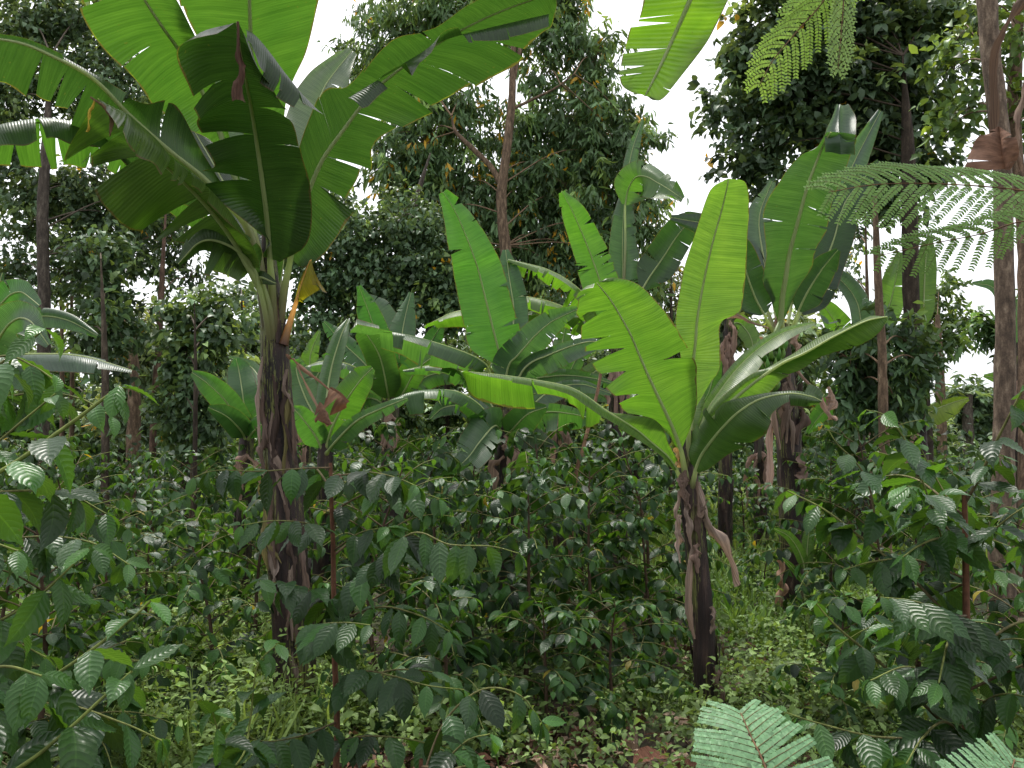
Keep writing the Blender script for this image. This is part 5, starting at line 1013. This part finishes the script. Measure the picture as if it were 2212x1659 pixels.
seedling('feathery pale green frond in the bottom right corner', (.85, .95, 0), [P(2130, 1840, 1.05), P(2155, 1760, 1.1), P(2178, 1690, 1.16), P(2192, 1640, 1.2)], .095, 14, 502, PALE)
def feather_branch(label, rachs, seed, src, up):
    root = thing('feathery_branch', label, 'branch', tuple(src), 'feathery branches hanging in from the right')
    mb = MB()
    for k, (ra_, plen, npair, tint) in enumerate(rachs):
        mb.tube(cr([np.array(src), np.array(src)*.5+ra_[0]*.5+[0, 0, .08], ra_[0]], 10), np.linspace(.008, .003, 10), 6, (1, .8, .6))
    part(mb, 'twig', M_TWG, root)
    for k, (ra_, plen, npair, tint) in enumerate(rachs):
        frond(root, ra_, plen, npair, seed+k, tint, leaflet=.012, ang=.95, sag=.2, plane=up, gap=.0060, width=.30)
FT = (.15, .26, .06)
feather_branch('feathery branch crossing in front of the tall trunks at right', [
    (PP(1.7, (2330, 440), (2212, 412), (2050, 398), (1900, 398), (1790, 415)), .14, 17, FT), (PP(1.8, (2330, 480), (2212, 478), (2120, 505), (2020, 525), (1900, 552)), .09, 13, FT)], 510, P(2480, 470, 1.75), (.1, -.85, .5))
feather_branch('feathery light green twig hanging down at the top right', [
    (PP(1.9, (1830, -90), (1780, 0), (1720, 70), (1670, 130), (1640, 185)), .085, 13, (.32, .48, .09)), (PP(1.85, (1822, -80), (1822, 0), (1818, 60), (1810, 150)), .05, 12, (.26, .38, .12)), (PP(1.95, (1900, -70), (1840, -30), (1770, -10), (1700, 30)), .06, 12, (.32, .48, .09))], 520, P(1900, -180, 1.9), (.3, -.8, .4))

# ------------------------------------------------------------------ dead hanging leaf, stick, wall
def dead_hanging():
    root = thing('dead_banana_leaf', 'long dry brown banana leaf dangling in front of the smooth trunks at the top right', 'dead leaf', tuple(P(2200, 10, 3.0)))
    strip(root, [P(2260, -60, 3.0), P(2205, 10, 3.0), P(2165, 90, 3.0), P(2150, 200, 3.0), P(2152, 300, 3.0)], [.02, .028, .025, .016, .02], 801, (.13, .085, .06), 'stalk', .4)
    mb = MB(); r = np.random.default_rng(3)
    M = cr([P(2152, 290, 3.0), P(2156, 330, 2.98), P(2150, 370, 2.97), P(2120, 352, 3.0)], 24)[:20]
    blade(mb, cr([P(2158, 272, 3.0), P(2162, 310, 2.98), P(2166, 345, 2.97), P(2170, 365, 2.97)], 24), cr([P(2152, 275, 3.0), P(2110, 300, 3.02), P(2090, 345, 3.02), P(2062, 385, 3.0)], 24), cr([P(2164, 276, 2.98), P(2190, 295, 2.92), P(2198, 330, 2.92), P(2180, 368, 2.95)], 24), r, np.array((.17, .095, .065)), 3, 2, bl=.15, br=.2)
    part(mb, 'leaf_blade', M_DRY, root)
    strip(root, [P(2230, 150, 3.02), P(2206, 240, 3.02), P(2198, 330, 3.0), P(2205, 370, 3.0)], [.03, .028, .02, .015], 802, (.18, .125, .095), 'leaf_shred', .5)
dead_hanging()
def stick():
    root = thing('stick', 'thin pale stick leaning among the coffee leaves left of the lime green banana plant', 'stick', tuple(G(1225, 6.6)))
    mb = MB(); mb.tube(cr([G(1222, 6.6, -.03), P(1240, 1060, 6.6), P(1262, 960, 6.6), P(1290, 850, 6.6), P(1300, 790, 6.6)], 14), np.linspace(.02, .012, 14), 6, (2.2, 1.6, 1.3)); part(mb, 'pole', M_TWG, root)
stick()
def wall():
    m, nt, N, Lk = newmat('pale_blockwork'); tc = N('ShaderNodeTexCoord'); br = N('ShaderNodeTexBrick')
    setin(br, Scale=1.0); br.inputs['Color1'].default_value = (.42, .36, .32, 1); br.inputs['Color2'].default_value = (.34, .29, .26, 1); br.inputs['Mortar'].default_value = (.25, .23, .21, 1)
    br.inputs['Brick Width'].default_value = .45; br.inputs['Row Height'].default_value = .22; br.inputs['Mortar Size'].default_value = .012
    mp = N('ShaderNodeMapping'); mp.inputs['Rotation'].default_value = (R_(90), 0, 0); Lk(tc.outputs['Object'], mp.inputs[0]); Lk(mp.outputs[0], br.inputs['Vector'])
    pr = N('ShaderNodeBsdfPrincipled'); setin(pr, Roughness=.9)
    nz = noise(N, Lk, tc.outputs['Object'], 2.5, 4); Lk(mixc(N, Lk, 1.0, br.outputs[0], ramp(N, Lk, nz, [(.3, (.7, .7, .7)), (.7, (1.15, 1.15, 1.15))]), 'MULTIPLY'), pr.inputs['Base Color']); o = N('ShaderNodeOutputMaterial'); Lk(pr.outputs[0], o.inputs[0])
    root = thing('block_wall', 'low pale block wall glimpsed beyond the coffee at right', 'wall', tuple(G(2150, 15)))
    def box(a, b, name):
        x0, y0, z0 = a; x1, y1, z1 = b; mb = MB()
        v = [(x0, y0, z0), (x1, y0, z0), (x1, y1, z0), (x0, y1, z0), (x0, y0, z1), (x1, y0, z1), (x1, y1, z1), (x0, y1, z1)]
        mb.add(v, [(0, 3, 2, 1), (4, 5, 6, 7), (0, 1, 5, 4), (1, 2, 6, 5), (2, 3, 7, 6), (3, 0, 4, 7)], np.zeros((8, 2)), (1, 1, 1)); part(mb, name, m, root, False)
    x = G(2085, 15)[0]; box((x, 15, -.2), (x+6, 15.2, .83), 'blockwork'); box((x-.03, 14.97, .833), (x+6, 15.23, .9), 'coping')
wall()
